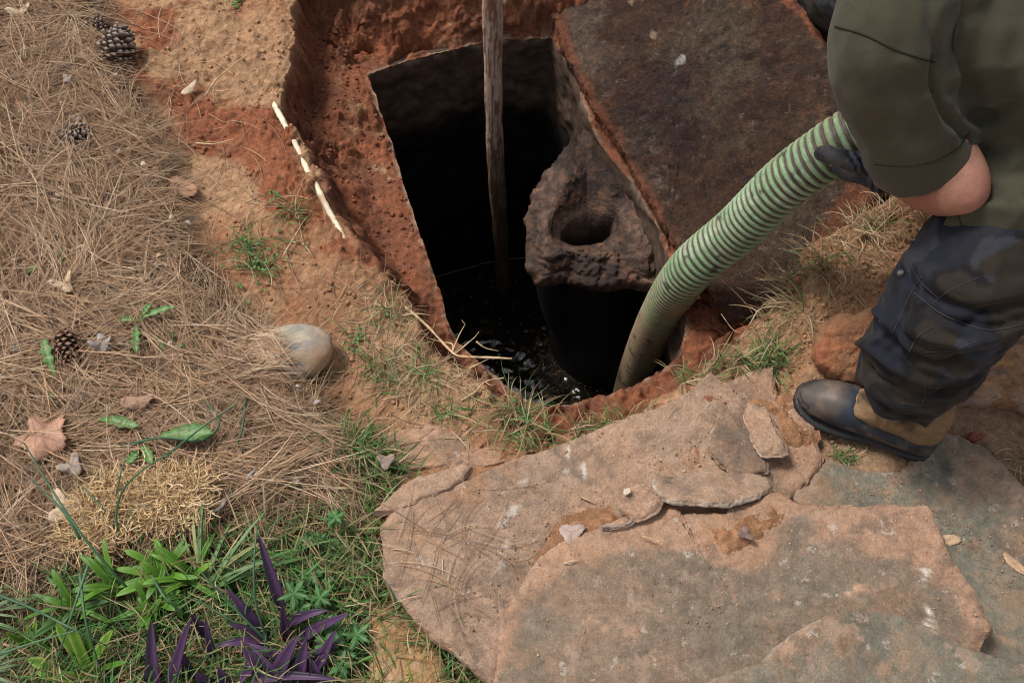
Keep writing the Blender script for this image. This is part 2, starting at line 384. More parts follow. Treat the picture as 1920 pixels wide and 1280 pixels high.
# colours of the soils
def C(*a): return np.array(a, float)
SAND = C(.44, .26, .145); SAND2 = C(.36, .185, .098); CLAY = C(.295, .108, .055); CLAYD = C(.18, .074, .042); GREY = C(.30, .20, .13); DUFF = C(.09, .05, .028); CREAM = C(.62, .43, .24)
def mixc(c, d, m): return c * (1 - m[:, None]) + d * m[:, None]
q = xy[zi]; q = np.c_[q, tz * 1.3]; c = np.tile(SAND, (len(q), 1))
n_a = fbm(q, 5, 5, 81, .6); n_b = fbm(q, 18, 5, 83, .65)
c = mixc(c, SAND2, sstep(-.2, .5, n_a)); c = mixc(c, SAND * 1.1, .5 * sstep(.1, .6, n_b)); c = mixc(c, CLAY * 1.1, .6 * sstep(.35, .8, n_b + .3 * n_a))
c = mixc(c, CLAY, mask(q, [(225, 15), (350, 15), (345, 85), (250, 120)], .02, .05, 20))
c = mixc(c, CLAY, mask(q, [(250, 140), (330, 150), (420, 195), (520, 215), (600, 350), (660, 470), (560, 415), (480, 380), (440, 310), (350, 290), (290, 210)], .02, .05, 16))
c = mixc(c, SAND * .95, .5 * mask(q, [(400, 20), (530, 40), (520, 190), (400, 170)], .03, .06, 16, 7))
exc = sstep(-.004, .012, dE); c = mixc(c, CLAYD * 1.25, exc)
c = mixc(c, CLAY, exc * sstep(-.1, .5, fbm(q, 13, 5, 85, .6)) * .9)
c = mixc(c, CLAY, mask(q, [(1040, 800), (1060, 745), (1170, 720), (1270, 670), (1290, 720), (1200, 775)], .01, .02, 30, 5, -.08))
led = exc * sstep(-.19, -.09, dT) * sstep(.03, -.03, q[:, 1] * 0 + q[:, 0])
c = mixc(c, CREAM * .85, led * .75 * sstep(.22, .6, fbm(q, 16, 6, 87, .68)) * sstep(-.12, -.03, dT))
c = mixc(c, CLAY * 1.0, led * .5 * sstep(-.1, .5, fbm(q, 9, 4, 88)))
c = mixc(c, C(.36, .28, .2), .8 * exc * sstep(-.014, -.001, dT) * sstep(-.1, .3, fbm(q, 45, 3, 89)) * .75)
c = mixc(c, GREY, mask(q, [(1500, 740), (1700, 700), (1950, 700), (1950, 960), (1800, 830), (1640, 900), (1540, 890)], .04, .05, 8) * .8)
c = mixc(c, CLAYD * 1.1, mask(q, [(1040, 800), (1060, 745), (1170, 720), (1270, 670), (1290, 720), (1200, 775)], .02, .05, 30, 5, -.08) * sstep(-.2, .4, fbm(q, 40, 4, 92, .7)) * .7)
c = mixc(c, CLAY * 1.0, mask(q, [(1380, 560), (1290, 480), (1400, 640), (1300, 660)], .02, .03, 20, 9, -.1))
c = mixc(c, SAND2 * 1.0, rightclod * .6)
c = mixc(c, C(.16, .10, .055), .85 * mask(q, [(300, 1040), (420, 1000), (700, 985), (800, 1160), (900, 1290), (1000, 1500), (-200, 1500), (-200, 1150), (120, 1120)], .03, .04)); c = mixc(c, DUFF, mulm)
rr = .82 + .36 * RR[1]; rough_ = np.clip(rough, 0, 1)
c = c * (1 + (rr - 1) * rough_)[:, None]
c = c * (.93 + .14 * np.clip(fbm(q, 90, 3, 91), -1, 1))[:, None]
cc = np.tile(SAND2, (len(xy), 1)); cc[zi] = c
CG = cc.reshape(NY, NX, 3)
def cat_(x, y):
    i = np.clip(np.searchsorted(gx, x) - 1, 0, NX - 2); j = np.clip(np.searchsorted(gy, y) - 1, 0, NY - 2); return CG[j, i]
# undercuts in the steep banks, then cut the tank opening out of the sheet
V = np.c_[xy, zz]; dTf = np.full(len(xy), -9.); dTf[zi] = dT
band = np.exp(-((V[:, 2] + .055) / .022) ** 2) * sstep(1.8, 1.9, xy[:, 1]) * (xy[:, 1] < 2.3)
prof = np.clip(fbm(np.c_[xy[:, 0], xy[:, 0] * 0], 9, 4, 95) + .45, 0, 1.2); prof *= sstep(-.32, -.26, xy[:, 0]) * sstep(.05, 0.0, xy[:, 0])
V[:, 1] += band * prof * 0
stp = np.zeros(len(V)); stp[zi] = sstep(.04, .3, drop) * sstep(1.0, .75, drop)
Vn3 = V * [1, 1, 1.0]; V[:, 1] += stp * (.012 * fbm(Vn3, 22, 4, 97, .6) + .004 * fbm(Vn3, 90, 2, 98)) * (V[:, 1] > 1.8); V[:, 0] += stp * (.014 * fbm(Vn3, 22, 4, 99, .6)) * (V[:, 1] < 1.9)
V[:, 2] -= band * prof * 0.0
idx = np.where((dTf > 0) & (dTf < .0055))[0]
def snap_to(pts, pl):
    out = pts.copy(); best = np.full(len(pts), 1e9)
    for k in range(len(pl)):
        a = pl[k]; e = pl[(k + 1) % len(pl)] - a; w = pts - a; t = np.clip((w @ e) / (e @ e), 0, 1); qq = a + t[:, None] * e
        d = ((pts - qq) ** 2).sum(1); m = d < best; best[m] = d[m]; out[m] = qq[m]
    return out
V[idx, :2] = snap_to(V[idx, :2], T)
Fg = grid_faces(NY, NX, wrap=False)
kill = (dTf > .0055)[Fg].any(1); Fg = Fg[~kill]
used = np.zeros(len(V), bool); used[Fg.ravel()] = True; remap = np.cumsum(used) - 1
gme = mesh_data('ground', V[used], remap[Fg], M_soil, cc[used])
go = bpy.data.objects.new('ground', gme); COL.objects.link(go); props(go, kind='structure')

# ------------------------------------------------------------------ tank
tank = thing('septic_tank', 'open dark concrete septic tank sunk in the red clay pit', 'septic tank', (0.1, 1.5, WATER - .3))
def offset_poly(pl, d):
    pl = np.asarray(pl); n = len(pl); ar = 0.5 * np.sum(pl[:, 0] * np.roll(pl[:, 1], -1) - np.roll(pl[:, 0], -1) * pl[:, 1]); s = 1 if ar > 0 else -1
    t = np.roll(pl, -1, 0) - np.roll(pl, 1, 0); t /= np.linalg.norm(t, axis=1)[:, None]
    return pl + s * d * np.c_[t[:, 1], -t[:, 0]]
def resample(pl, step):
    out = []
    for k in range(len(pl)):
        a, b = pl[k], pl[(k + 1) % len(pl)]; n = max(1, int(np.linalg.norm(b - a) / step)); t = np.arange(n) / n
        out.append(a + t[:, None] * (b - a))
    return np.vstack(out)
Tr = resample(T, .008); To = offset_poly(Tr, -.0) ; Tout = offset_poly(Tr, .07)
zl = np.r_[RIM + .003, RIM - .004, np.linspace(RIM - .02, -.75, 70), np.linspace(-.8, WATER - .35, 20)]
VV = []; n = len(Tr)
VV.append(np.c_[Tout, np.full(n, RIM - .03)])
for z in zl:
    s = np.c_[Tr, np.full(n, z)]
    rgh = .010 * fbm(s, 14, 3, 101) + .004 * fbm(s, 60, 3, 102)
    off = offset_poly(Tr, .004) - Tr; offn = off / (np.linalg.norm(off, axis=1)[:, None] + 1e-9)
    s[:, :2] += offn * (.002 + np.clip(rgh, -.006, .02) * sstep(RIM, RIM - .03, np.full(n, z)))[:, None]
    VV.append(s)
VV.append(np.c_[Tout, np.full(n, WATER - .35)])
Vt = np.vstack(VV); zc = Vt[:, 2]
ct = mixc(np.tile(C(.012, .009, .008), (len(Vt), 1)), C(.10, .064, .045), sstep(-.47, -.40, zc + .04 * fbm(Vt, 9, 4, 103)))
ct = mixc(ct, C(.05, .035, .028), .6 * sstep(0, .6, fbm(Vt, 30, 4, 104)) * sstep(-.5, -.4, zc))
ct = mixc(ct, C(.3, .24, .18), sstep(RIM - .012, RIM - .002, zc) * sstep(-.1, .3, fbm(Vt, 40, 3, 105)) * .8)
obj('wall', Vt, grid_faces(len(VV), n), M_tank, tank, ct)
# liquid
sl_ = offset_poly(Tr, -.004); sc = np.c_[sl_, np.full(len(sl_), WATER + .004)]; Vx, Fx = tube(np.vstack([sc, sc[:1]]), .0016, 5, False); obj('scum_line', Vx, Fx, M_rock, tank, C(.30, .28, .25))
ws = np.arange(-.9, 1.2, .006); wy = np.arange(.9, 2.6, .006); X2, Y2 = np.meshgrid(ws, wy); w = np.c_[X2.ravel(), Y2.ravel()]
w2 = np.c_[w[:, 0], w[:, 1]]
amp = .2 + 1.1 * sstep(1.85, 1.55, w[:, 1])
hz = .0016 * fbm(w2, 17, 2, 111) * amp + .0019 * fbm(w2, 38, 2, 113) * amp + .0009 * fbm(w2 + .01 * np.c_[fbm(w2, 30, 2, 5), fbm(w2, 30, 2, 6)], 60, 2, 112) * amp
cw = np.tile(C(.012, .010, .007), (len(w), 1)); cw = mixc(cw, C(.10, .06, .025), .5 * sstep(.45, .8, fbm(w2, 45, 4, 114)))
M_water = mat('sewage', rough=0.05, var=.2, vscale=20, bump=.12, bscale=60, bdist=.004, spec=.8)
froth = None
wo = obj('sewage_water', np.c_[w, WATER + hz], grid_faces(len(wy), len(ws), False), M_water, None, cw, kind='structure')

# ------------------------------------------------------------------ slabs (generic stone builder)
def plane_from(anchors=None, z=0.0):
    if anchors is None: return np.array([0, 0, z]), np.array([0, 0, 1.0])
    a, b, cc_ = [P(*k) for k in anchors]; n = np.cross(b - a, cc_ - a); n /= np.linalg.norm(n)
    return a, (n if n[2] > 0 else -n)
def slab(name, pts, z=0.0, anchors=None, thick=.03, colf=None, amp=.003, jag=.004, chip=.004, mat_=M_stone, rough=0.0, spall=.035, parent=None, seed=0, label=None, cat=None, res=.006, step=.0018, bevel=.0022, edgef=None, group=None, undercut=.01, dome=0.0):
    p0, n = plane_from(anchors, z)
    O = np.array([Ppl(x, y, p0, n) for x, y in pts])
    ax = np.cross([0, 1.0, 0], n); ax /= np.linalg.norm(ax); ay = np.cross(n, ax)
    L = np.c_[(O - p0) @ ax, (O - p0) @ ay]
    ar = 0.5 * np.sum(L[:, 0] * np.roll(L[:, 1], -1) - np.roll(L[:, 0], -1) * L[:, 1])
    if ar < 0: L = L[::-1]
    L = resample(L, res); m = len(L)
    t = np.roll(L, -1, 0) - np.roll(L, 1, 0); t /= np.linalg.norm(t, axis=1)[:, None] + 1e-9; nrm = np.c_[t[:, 1], -t[:, 0]]
    L = L + nrm * (jag * fbm(L + seed, 22, 4, seed, .65) + jag * .55 * np.abs(fbm(L + seed, 70, 3, seed + 1, .7)))[:, None]
    cen = L.mean(0); rad = np.linalg.norm(L - cen, axis=1).mean(); M = max(8, int(rad / res))
    ts = np.r_[np.linspace(0.02, 1 - min(.1, .012 / rad), M), 1 - min(.03, .005 / rad), 1.0]
    rings = []
    for tt in ts:
        Q = cen + tt * (L - cen)
        dist = (1 - tt) * np.linalg.norm(L - cen, axis=1)
        h = amp * fbm(Q + seed, 7, 5, seed + 2, .55)
        if step: h = h + step * (sstep(.0, .05, fbm(Q, 6, 4, seed + 3)) + sstep(.35, .4, fbm(Q, 9, 4, seed + 4)))
        if spall:
            wsp = spall * np.clip(fbm(cen + (L - cen), 9, 4, seed + 51, .7) + .1, 0, 1); wsp2 = wsp * .5 * np.clip(.5 + fbm(L, 20, 3, seed + 52), 0, 1); h = h - .0035 * (dist + .003 * fbm(Q, 60, 3, seed + 53) < wsp) - .0035 * (dist + .002 * fbm(Q, 80, 3, seed + 54) < wsp2)
        h = h + rough * fbm(Q, 42, 4, seed + 6, .65) - chip * sstep(.009, 0, dist) * sstep(0., .7, fbm(Q, 30, 3, seed + 5)) - .25 * bevel * sstep(.006, 0, dist)
        h = h + dome * (1 - tt ** 2.5)
        rings.append(np.c_[Q, h])
    h0 = rings[-1][:, 2]
    for f, of in ((.12, bevel * .5), (.35, bevel), (.65, bevel * .4), (.9, -undercut * .5), (1.0, -undercut)):
        nz = .5 * bevel * fbm(np.c_[L, np.full(m, f * thick)], 60, 4, seed + 7) + .5 * bevel * vnoise(np.c_[L * 25, np.full(m, f * thick * 260)], seed + 8)
        rings.append(np.c_[L + nrm * (of + nz)[:, None], h0 * (1 - f) - f * thick])
    A = np.vstack([np.c_[cen[None], amp * 0 + rings[0][:, 2].mean()]] + rings + [np.c_[cen[None], -thick]])
    W = p0 + A[:, :1] * ax + A[:, 1:2] * ay + A[:, 2:3] * n
    nr = len(rings); F4 = grid_faces(nr, m, True, 1)[:, ::-1]; k = np.arange(m)
    F3 = np.vstack([np.stack([np.zeros(m, int), 1 + k, 1 + (k + 1) % m], -1), np.stack([np.full(m, len(A) - 1), 1 + (nr - 1) * m + k, 1 + (nr - 1) * m + (k + 1) % m][::1], -1)[:, ::-1]])
    nflat = (len(ts) - 2) * m
    tt = np.r_[0, np.repeat(np.r_[ts, [1.01, 1.02, 1.03, 1.04, 1.05]], m), 1.1]
    col = colf(W, tt) if colf else np.tile(C(.3, .2, .13), (len(W), 1))
    o = obj(name, W, [F4, F3], mat_, parent, col, label=label, cat=cat, group=group)
    if mat_ is not M_soil:
        us = np.ones(len(o.data.polygons), bool); us[nflat:len(F4)] = False; o.data.polygons.foreach_set('use_smooth', us)
    return o, W
BR = C(.335, .225, .158); BR2 = C(.41, .27, .185); OR = C(.40, .215, .115); GG = C(.185, .172, .132); GB = C(.17, .13, .10); GG2 = C(.20, .20, .155); DUST = C(.43, .262, .172); WHT = C(.68, .62, .54)
def stone_col(a, b, patches=(), z=0.03, seed=0, edge=DUST, veins=(), edgew=.02, wedge=.5):
    def f(W, tt):
        xy_ = W[:, :2]; c = np.tile(a, (len(W), 1)); nA = fbm(W, 4, 6, seed, .65); nB = fbm(W, 14, 6, seed + 5, .75)
        c = mixc(c, b, sstep(-.3, .4, nA)); c = mixc(c, OR, .55 * sstep(.2, .7, nB)); c = mixc(c, GB, .6 * sstep(.25, .75, -nB + .3 * nA))
        nD = fbm(W, 30, 6, seed + 41, .8)
        for (pts, colr, soft, warp, strength) in patches:
            c = mixc(c, mixc(colr * (1 + .15 * nD)[:, None], BR * .66, .22 * sstep(-.2, .5, fbm(W, 5, 6, seed + 43, .7))), strength * (.80 + .2 * np.clip(nD, -1, 1)) * mask(xy_, pts, soft * 1.3, warp * .75, 16, seed + 9, z))
        c = mixc(c, OR * .8, .28 * sstep(.15, .65, fbm(W, 8, 6, seed + 31, .7))); c = mixc(c, GB * .75, .4 * sstep(.25, .7, fbm(W, 16, 6, seed + 33, .75))); c = mixc(c, DUST * 1.05, .3 * sstep(.3, .7, fbm(W, 30, 5, seed + 35, .7)))
        for (pts, wd, strength, colr) in veins:
            pl = np.array([P(x, y, z)[:2] for x, y in pts]); d = np.full(len(W), 9.)
            for k in range(len(pl) - 1):
                e = pl[k + 1] - pl[k]; w_ = xy_ - pl[k]; t = np.clip((w_ @ e) / (e @ e), 0, 1); d = np.minimum(d, np.linalg.norm(w_ - t[:, None] * e, axis=1))
            c = mixc(c, colr, strength * sstep(wd, wd * .2, d + .004 * fbm(W, 50, 3, seed + 12)) * sstep(-.25, .25, fbm(W, 60, 4, seed + 11)))
        e = sstep(.95, 1.0, tt) * sstep(-.3, .3, nB); c = mixc(c, edge, .5 * e)
        c = mixc(c, WHT * .8, wedge * .6 * sstep(.985, 1.0, tt) * (tt < 1.025) * sstep(.0, .5, fbm(W, 25, 3, seed + 20)))
        c = mixc(c, edge * .75, sstep(1.015, 1.03, tt) * .7)
        c = mixc(c, DUST * .8, .5 * sstep(.35, .8, fbm(W, 55, 4, seed + 15, .7))); return c * (1 + .16 * np.clip(fbm(W, 60, 4, seed + 14, .8), -1, 1))[:, None]
    return f
# ---- tank lid, dragged half off the opening
lidA = [(1030, 40, -.12), (1275, 465, -.12), (1590, 170, .07)]
lp0, ln = plane_from(lidA)
def lid_col(W, tt):
    nA = fbm(W, 4.5, 5, 201, .6); nB = fbm(W, 20, 5, 202, .65); nC = fbm(W, 80, 4, 203, .7)
    c = np.tile(C(.085, .043, .024), (len(W), 1)); c = mixc(c, C(.105, .075, .048), sstep(-.1, .6, nA)); c = mixc(c, C(.045, .022, .015), .8 * sstep(.0, .6, -nB))
    W0 = W[:, :2]
    def m(pts, soft, warp, s): 
        pl = np.array([Ppl(x, y, lp0, ln)[:2] for x, y in pts]); return sstep(-soft, soft, sdpoly(W0, pl) + warp * fbm(W, 14, 5, s, .65))
    c = mixc(c, C(.05, .024, .022), .8 * m([(1190, 100), (1290, 110), (1320, 260), (1260, 300), (1180, 200)], .03, .05, 211))
    c = mixc(c, C(.30, .22, .19), .55 * m([(1170, 200), (1230, 220), (1270, 380), (1240, 380)], .02, .06, 212) * sstep(-.2, .5, nC))
    c = mixc(c, C(.17, .13, .10), .6 * m([(1040, 0), (1130, 0), (1140, 160), (1080, 110)], .03, .05, 216))
    c = mixc(c, CLAY * .9, .75 * m([(1015, -20), (1045, -20), (1085, 130), (1180, 280), (1275, 450), (1340, 560), (1300, 580), (1240, 480), (1150, 300), (1050, 110)], .008, .014, 213))
    c = mixc(c, CLAY * .8, .8 * m([(1530, 420), (1600, 330), (1660, 310), (1640, 420), (1540, 480)], .012, .03, 214))
    c = mixc(c, CLAY * 1.2, .85 * m([(1500, -10), (1470, -10), (1540, 90), (1600, 200), (1610, 170)], .008, .014, 215))
    c = mixc(c, C(.34, .24, .19), .55 * m([(1560, 120), (1540, 90), (1590, 200), (1590, 160)], .01, .02, 217) * sstep(-.1, .3, nC))
    for (x, y, r, k) in ((1224, 66, .016, 0), (1275, 118, .021, 1), (1183, 5, .014, 0)):
        p = Ppl(x, y, lp0, ln)[:2]; dd = np.sqrt(((W0[:, 0] - p[0] + .35 * (W0[:, 1] - p[1]) * -k) * 1.6) ** 2 + (W0[:, 1] - p[1]) ** 2)
        c = mixc(c, (C(.5, .5, .5) if k else C(.36, .27, .19)), .95 * sstep(r, r * .7, dd + .006 * fbm(W, 60, 3, 230)))
    c = mixc(c, CLAY * 1.05, sstep(1.0, 1.01, tt) * .85 * sstep(-.5, .1, nB))
    return c * .62 * C(1.06, .97, .9) * (1 + .32 * np.clip(nC, -1, 1))[:, None]
slab('tank_lid', [(1020, -150), (1022, -20), (1050, 85), (1110, 190), (1172, 290), (1225, 380), (1275, 468), (1325, 548), (1368, 606), (1410, 590), (1470, 545), (1540, 478), (1600, 418), (1655, 340), (1640, 260), (1598, 180), (1560, 110), (1512, 30), (1470, -40), (1400, -160)],
     anchors=lidA, spall=0, thick=.075, rough=.006, colf=lid_col, amp=.006, jag=.007, chip=.012, mat_=M_conc, seed=31, step=.0, bevel=.008, res=.0065,
     label='brown concrete tank lid dragged aside and tilted against the bank', cat='tank lid')
# ---- rough concrete outlet tee with a hole
tee = thing('outlet_baffle', 'rough wet concrete baffle with a round hole inside the tank', 'baffle', (.2, 1.5, WATER))
hole = np.array([P(x, y, -.31) for x, y in [(1056, 450), (1056, 442), (1066, 430), (1085, 418), (1110, 411), (1135, 411), (1148, 414), (1146, 428), (1143, 438), (1126, 445), (1108, 451), (1088, 454), (1070, 453)]])
outr_px = [(1003, 475), (1000, 440), (998, 395), (1018, 360), (1048, 328), (1070, 296), (1092, 262), (1120, 275), (1160, 300), (1195, 350), (1222, 400), (1262, 455), (1262, 480), (1238, 508), (1180, 492), (1120, 500), (1065, 482), (1018, 494)]
outr = np.array([P(x, y, -.27) for x, y in outr_px])
hc = hole.mean(0)
na = 220; ang = np.linspace(-np.pi, np.pi, na, endpoint=False)
def polar(poly3, c):
    r = resample(poly3[:, :2], .004); a = np.arctan2(r[:, 1] - c[1], r[:, 0] - c[0]); rad = np.hypot(r[:, 0] - c[0], r[:, 1] - c[1])
    o = np.argsort(a); return np.interp(ang, a[o], rad[o], period=2 * np.pi)
ri, ro = polar(hole, hc), polar(outr, hc); rings = []
ca, sa = np.cos(ang), np.sin(ang)
near_side = sstep(.1, .9, -sa); far = sstep(.0, .9, sa); lf = sstep(.2, .9, -ca)
def ring(r, z): return np.c_[hc[0] + r * ca, hc[1] + r * sa, np.broadcast_to(z, (na,))]
zin = -.31 - .01 * near_side; ztop = -.262 + .035 * far - .035 * near_side; zout = -.29 + .06 * far - .045 * near_side
for z, s in ((-.70, 1.05), (-.6, 1.05), (-.5, 1.05), (-.42, 1.03), (-.345, 1.0)): rings.append(ring(ri * s, z))
for t in np.linspace(.08, 1, 44):
    z = zin * (1 - sstep(-.05, .55, t)) + ztop * sstep(-.05, .55, t); z = z * (1 - sstep(.55, 1, t)) + zout * sstep(.55, 1, t)
    rings.append(ring(ri + (ro - ri) * t, z))
for dz, of in ((.008, .006), (.02, .010), (.035, .008), (.05, -.004), (.062, -.02), (.075, -.05)): rings.append(ring(ro + of, zout - dz))
Vb = np.vstack(rings); D = np.zeros_like(Vb)
nrm = np.c_[np.tile(ca, len(rings)), np.tile(sa, len(rings)), np.full(len(Vb), .9)]
nrm /= np.linalg.norm(nrm, axis=1)[:, None]
k = np.repeat(np.r_[np.zeros(5) + .15, np.linspace(.2, 1, 12), np.ones(len(rings) - 17)], na)
Vb = Vb + nrm * (k * (.022 * fbm(Vb, 9, 5, 301, .6) + .008 * np.abs(fbm(Vb, 24, 4, 302)) + .005 * fbm(Vb, 110, 2, 303)))[:, None]
cb = np.tile(C(.115, .066, .045), (len(Vb), 1)); nA = fbm(Vb, 12, 5, 305, .65); nB = fbm(Vb, 45, 4, 306)
cb = mixc(cb, C(.035, .02, .015), sstep(-.25, .3, nA)); cb = mixc(cb, C(.24, .15, .11), .7 * sstep(.1, .6, -nA) * sstep(-.3, .4, nB))
cb = mixc(cb, C(.22, .09, .04), .5 * sstep(.3, .7, nB)); cb = mixc(cb, C(.03, .02, .016), np.repeat(np.r_[np.ones(3), .6, .3, np.zeros(len(rings) - 5)], na)); cb = mixc(cb, C(.03, .02, .016), sstep(-.37, -.42, Vb[:, 2]))  # inner rings of the hole blackened, its shade put into the colour
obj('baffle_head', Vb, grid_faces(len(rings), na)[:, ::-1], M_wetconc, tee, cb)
bc = [(0.19, 1.49, -.34, .135, .13), (.21, 1.52, -.5, .155, .15), (.27, 1.6, -.8, .19, .18), (.34, 1.68, -1.1, .22, .2), (.345, 1.69, -1.45, .22, .2)]
bs = spline(bc, 30); th = np.linspace(0, 2 * np.pi, 60, endpoint=False)
Vbb = np.vstack([np.c_[s[0] + s[3] * np.cos(th), s[1] + s[4] * np.sin(th), np.full(60, s[2])] for s in bs])
obj('baffle_pipe', Vbb, grid_faces(30, 60)[:, ::-1], M_tank, tee, C(.010, .008, .007))

# ------------------------------------------------------------------ pole
pb, pt = P(942, 580, WATER - .0), None
pz = np.linspace(WATER - .25, 1.15, 260); topp = DD(921, 0, 2.25)
dirp = (topp - pb) / (topp[2] - pb[2])
Cp = pb + (pz - pb[2])[:, None] * dirp; Cp[:, 0] += .004 * np.sin(pz * 5) ; Cp[:, 1] += .003 * np.sin(pz * 7 + 1)
Rp = .0222 + .0012 * np.sin(pz * 9) + .0008 * np.sin(pz * 31); NS = 40
Vp, Fp = tube(Cp, Rp, NS, True)
thp = np.r_[np.tile(np.linspace(0, 2 * np.pi, NS, endpoint=False), len(pz)), 0, 0]; zz_ = Vp[:, 2]
gr = fbm(np.c_[np.cos(thp) * 1.6, np.sin(thp) * 1.6, zz_ * 5], 3.2, 5, 401, .6); g2 = fbm(np.c_[np.cos(thp) * 3, np.sin(thp) * 3, zz_ * 9], 4, 4, 403, .7)
bark = sstep(.12, .2, gr)
Dp = Vp - np.vstack([np.repeat(Cp, NS, 0), Cp[0], Cp[-1]]); Dp /= np.linalg.norm(Dp, axis=1)[:, None] + 1e-6
Vp = Vp + Dp * (.0016 * bark + .0008 * g2)[:, None]
cp = np.tile(C(.42, .30, .235), (len(Vp), 1)); cp = mixc(cp, C(.54, .42, .35), sstep(0, .6, g2)); cp = mixc(cp, C(.20, .09, .05), bark * .9)
wet = sstep(-.30, -.62, zz_ + .12 * fbm(Vp, 10, 3, 407)); cp = mixc(cp, C(.10, .055, .028), wet * .85); cp = mixc(cp, C(.02, .014, .01), sstep(-1.0, -1.12, zz_))
obj('wooden_pole', Vp, Fp, M_wood, None, cp, label='weathered wooden pole standing upright in the dark tank liquid', cat='pole')

# ------------------------------------------------------------------ hose
hp = [DD(1960, 40, 1.70), DD(1840, 120, 1.66), DD(1720, 190, 1.68), DD(1602, 252, 1.72), DD(1540, 292, 1.76), DD(1470, 345, 1.83), DD(1385, 428, 1.95), DD(1293, 508, 2.08), DD(1238, 592, 2.34), DD(1196, 690, 2.68), DD(1176, 760, 2.95), DD(1165, 815, 3.24)]
hs_ = spline(hp, 900); Lh = np.r_[0, np.cumsum(np.linalg.norm(np.diff(hs_, axis=0), axis=1))]; pitch = .0150
nrw = int(Lh[-1] / pitch * 9); sl = np.linspace(0, Lh[-1], nrw); Ch = np.stack([np.interp(sl, Lh, hs_[:, i]) for i in range(3)], 1)
Th, Nh, Bh = frames(Ch); NSH = 44; th = np.linspace(0, 2 * np.pi, NSH, endpoint=False)
ph = (sl[:, None] / pitch + th[None] / (2 * np.pi)) % 1.0
# profile: broad green rib, narrow groove carrying a thin dirty ridge
rib = sstep(.0, .10, ph) * sstep(.64, .54, ph); ridge = sstep(.74, .79, ph) * sstep(.92, .87, ph)
rh = .0445 + .0045 * rib + .0026 * ridge
Vh = (Ch[:, None] + rh[..., None] * (np.cos(th)[None, :, None] * Nh[:, None] + np.sin(th)[None, :, None] * Bh[:, None])).reshape(-1, 3)
rb = rib.ravel(); rg = ridge.ravel(); u = np.repeat(sl / Lh[-1], NSH)
gcol = mixc(np.tile(C(.21, .37, .19), (len(Vh), 1)), C(.32, .45, .28), sstep(-.3, .5, fbm(Vh, 18, 4, 501)))
dirt = np.clip(1.25 * sstep(.36, .60, u + .04 * fbm(Vh, 12, 3, 502)) * .75 + .22 * sstep(-.1, .5, fbm(Vh, 9, 4, 503)) + .10 + .22 * sstep(.2, .6, fbm(Vh, 60, 4, 507)), 0, 1)
gcol = mixc(gcol, C(.29, .19, .115), dirt * .92)
gv = mixc(np.tile(C(.05, .038, .034), (len(Vh), 1)), C(.15, .095, .07), rg)
gv = mixc(gv, C(.12, .07, .045), .6 * sstep(.45, .7, u))
ch = mixc(gv, gcol, rb)
ch = mixc(ch, C(.03, .02, .016), sstep(.33, .7, fbm(Vh, 22, 5, 504)) * .8 * sstep(.78, .85, u))
ch = mixc(ch, C(.04, .03, .03), .8 * sstep(.62, .72, fbm(Vh, 40, 4, 505)))
obj('suction_hose', Vh, grid_faces(nrw, NSH), M_hose, None, ch, label='green ribbed suction hose running from the gloved hand down into the tank', cat='hose')

# ------------------------------------------------------------------ flagstones
FG = 'loose sandstone flagstones in the foreground'
S = {}
def flag(key, pts, label, **k):
    k.setdefault('cat', 'flagstone'); o, W = slab('flagstone', pts, label=label, **k); S[key] = BVHTree.FromPolygons(*bvh_src(o)); return o
def bvh_src(o):
    me = o.data; off = np.array(o.location); n = len(me.vertices); co = np.empty(n * 3); me.vertices.foreach_get('co', co); co = co.reshape(-1, 3) + off
    return [tuple(v) for v in co], [tuple(p.vertices) for p in me.polygons]
flag('S10', [(1486, 930), (1515, 890), (1546, 858), (1590, 872), (1635, 884), (1660, 886), (1690, 884), (1712, 862), (1730, 846), (1752, 826), (1772, 804), (1830, 828), (1880, 868), (1925, 916), (2010, 1000), (2080, 1150), (2060, 1300), (1900, 1330), (1700, 1250), (1560, 1050)],
     'grey green flagstone under the heel of the boot with round damp spots', z=.022, thick=.04, seed=610, amp=.003,
     colf=stone_col(GG, GG2, [([(1486, 930), (1546, 858), (1535, 950), (1500, 960)], BR2, .01, .01, .7), ([(1772, 804), (1940, 910), (2010, 1010), (1880, 960), (1800, 860)], BR2, .03, .04, .85), ([(1750, 940), (1950, 960), (1950, 1080), (1820, 1060)], GB * 1.1, .04, .05, .6),
                               ([(1755, 870), (1780, 868), (1785, 888), (1765, 893)], GB * .45, .004, .003, .75), ([(1808, 865), (1830, 862), (1832, 880), (1812, 880)], GB * .5, .004, .003, .6), ([(1788, 900), (1805, 895), (1806, 920), (1794, 918)], BR2, .004, .003, .9),
                               ([(1870, 1010), (1920, 1000), (1920, 1040), (1890, 1060)], OR, .01, .03, .5)], .022, 611))
flag('S2', [(1352, 714), (1400, 698), (1452, 681), (1455, 715), (1460, 738), (1490, 746), (1504, 772), (1530, 800), (1532, 830), (1546, 856), (1530, 885), (1505, 912), (1486, 930), (1440, 960), (1380, 940), (1340, 860), (1330, 780)],
     'small tan flagstone beside the toe of the boot with shards lying on it', z=.030, thick=.035, seed=620, amp=.004, colf=stone_col(BR2, DUST, [([(1430, 880), (1470, 880), (1470, 925), (1440, 925)], GG, .01, .02, .8)], .03, 621))
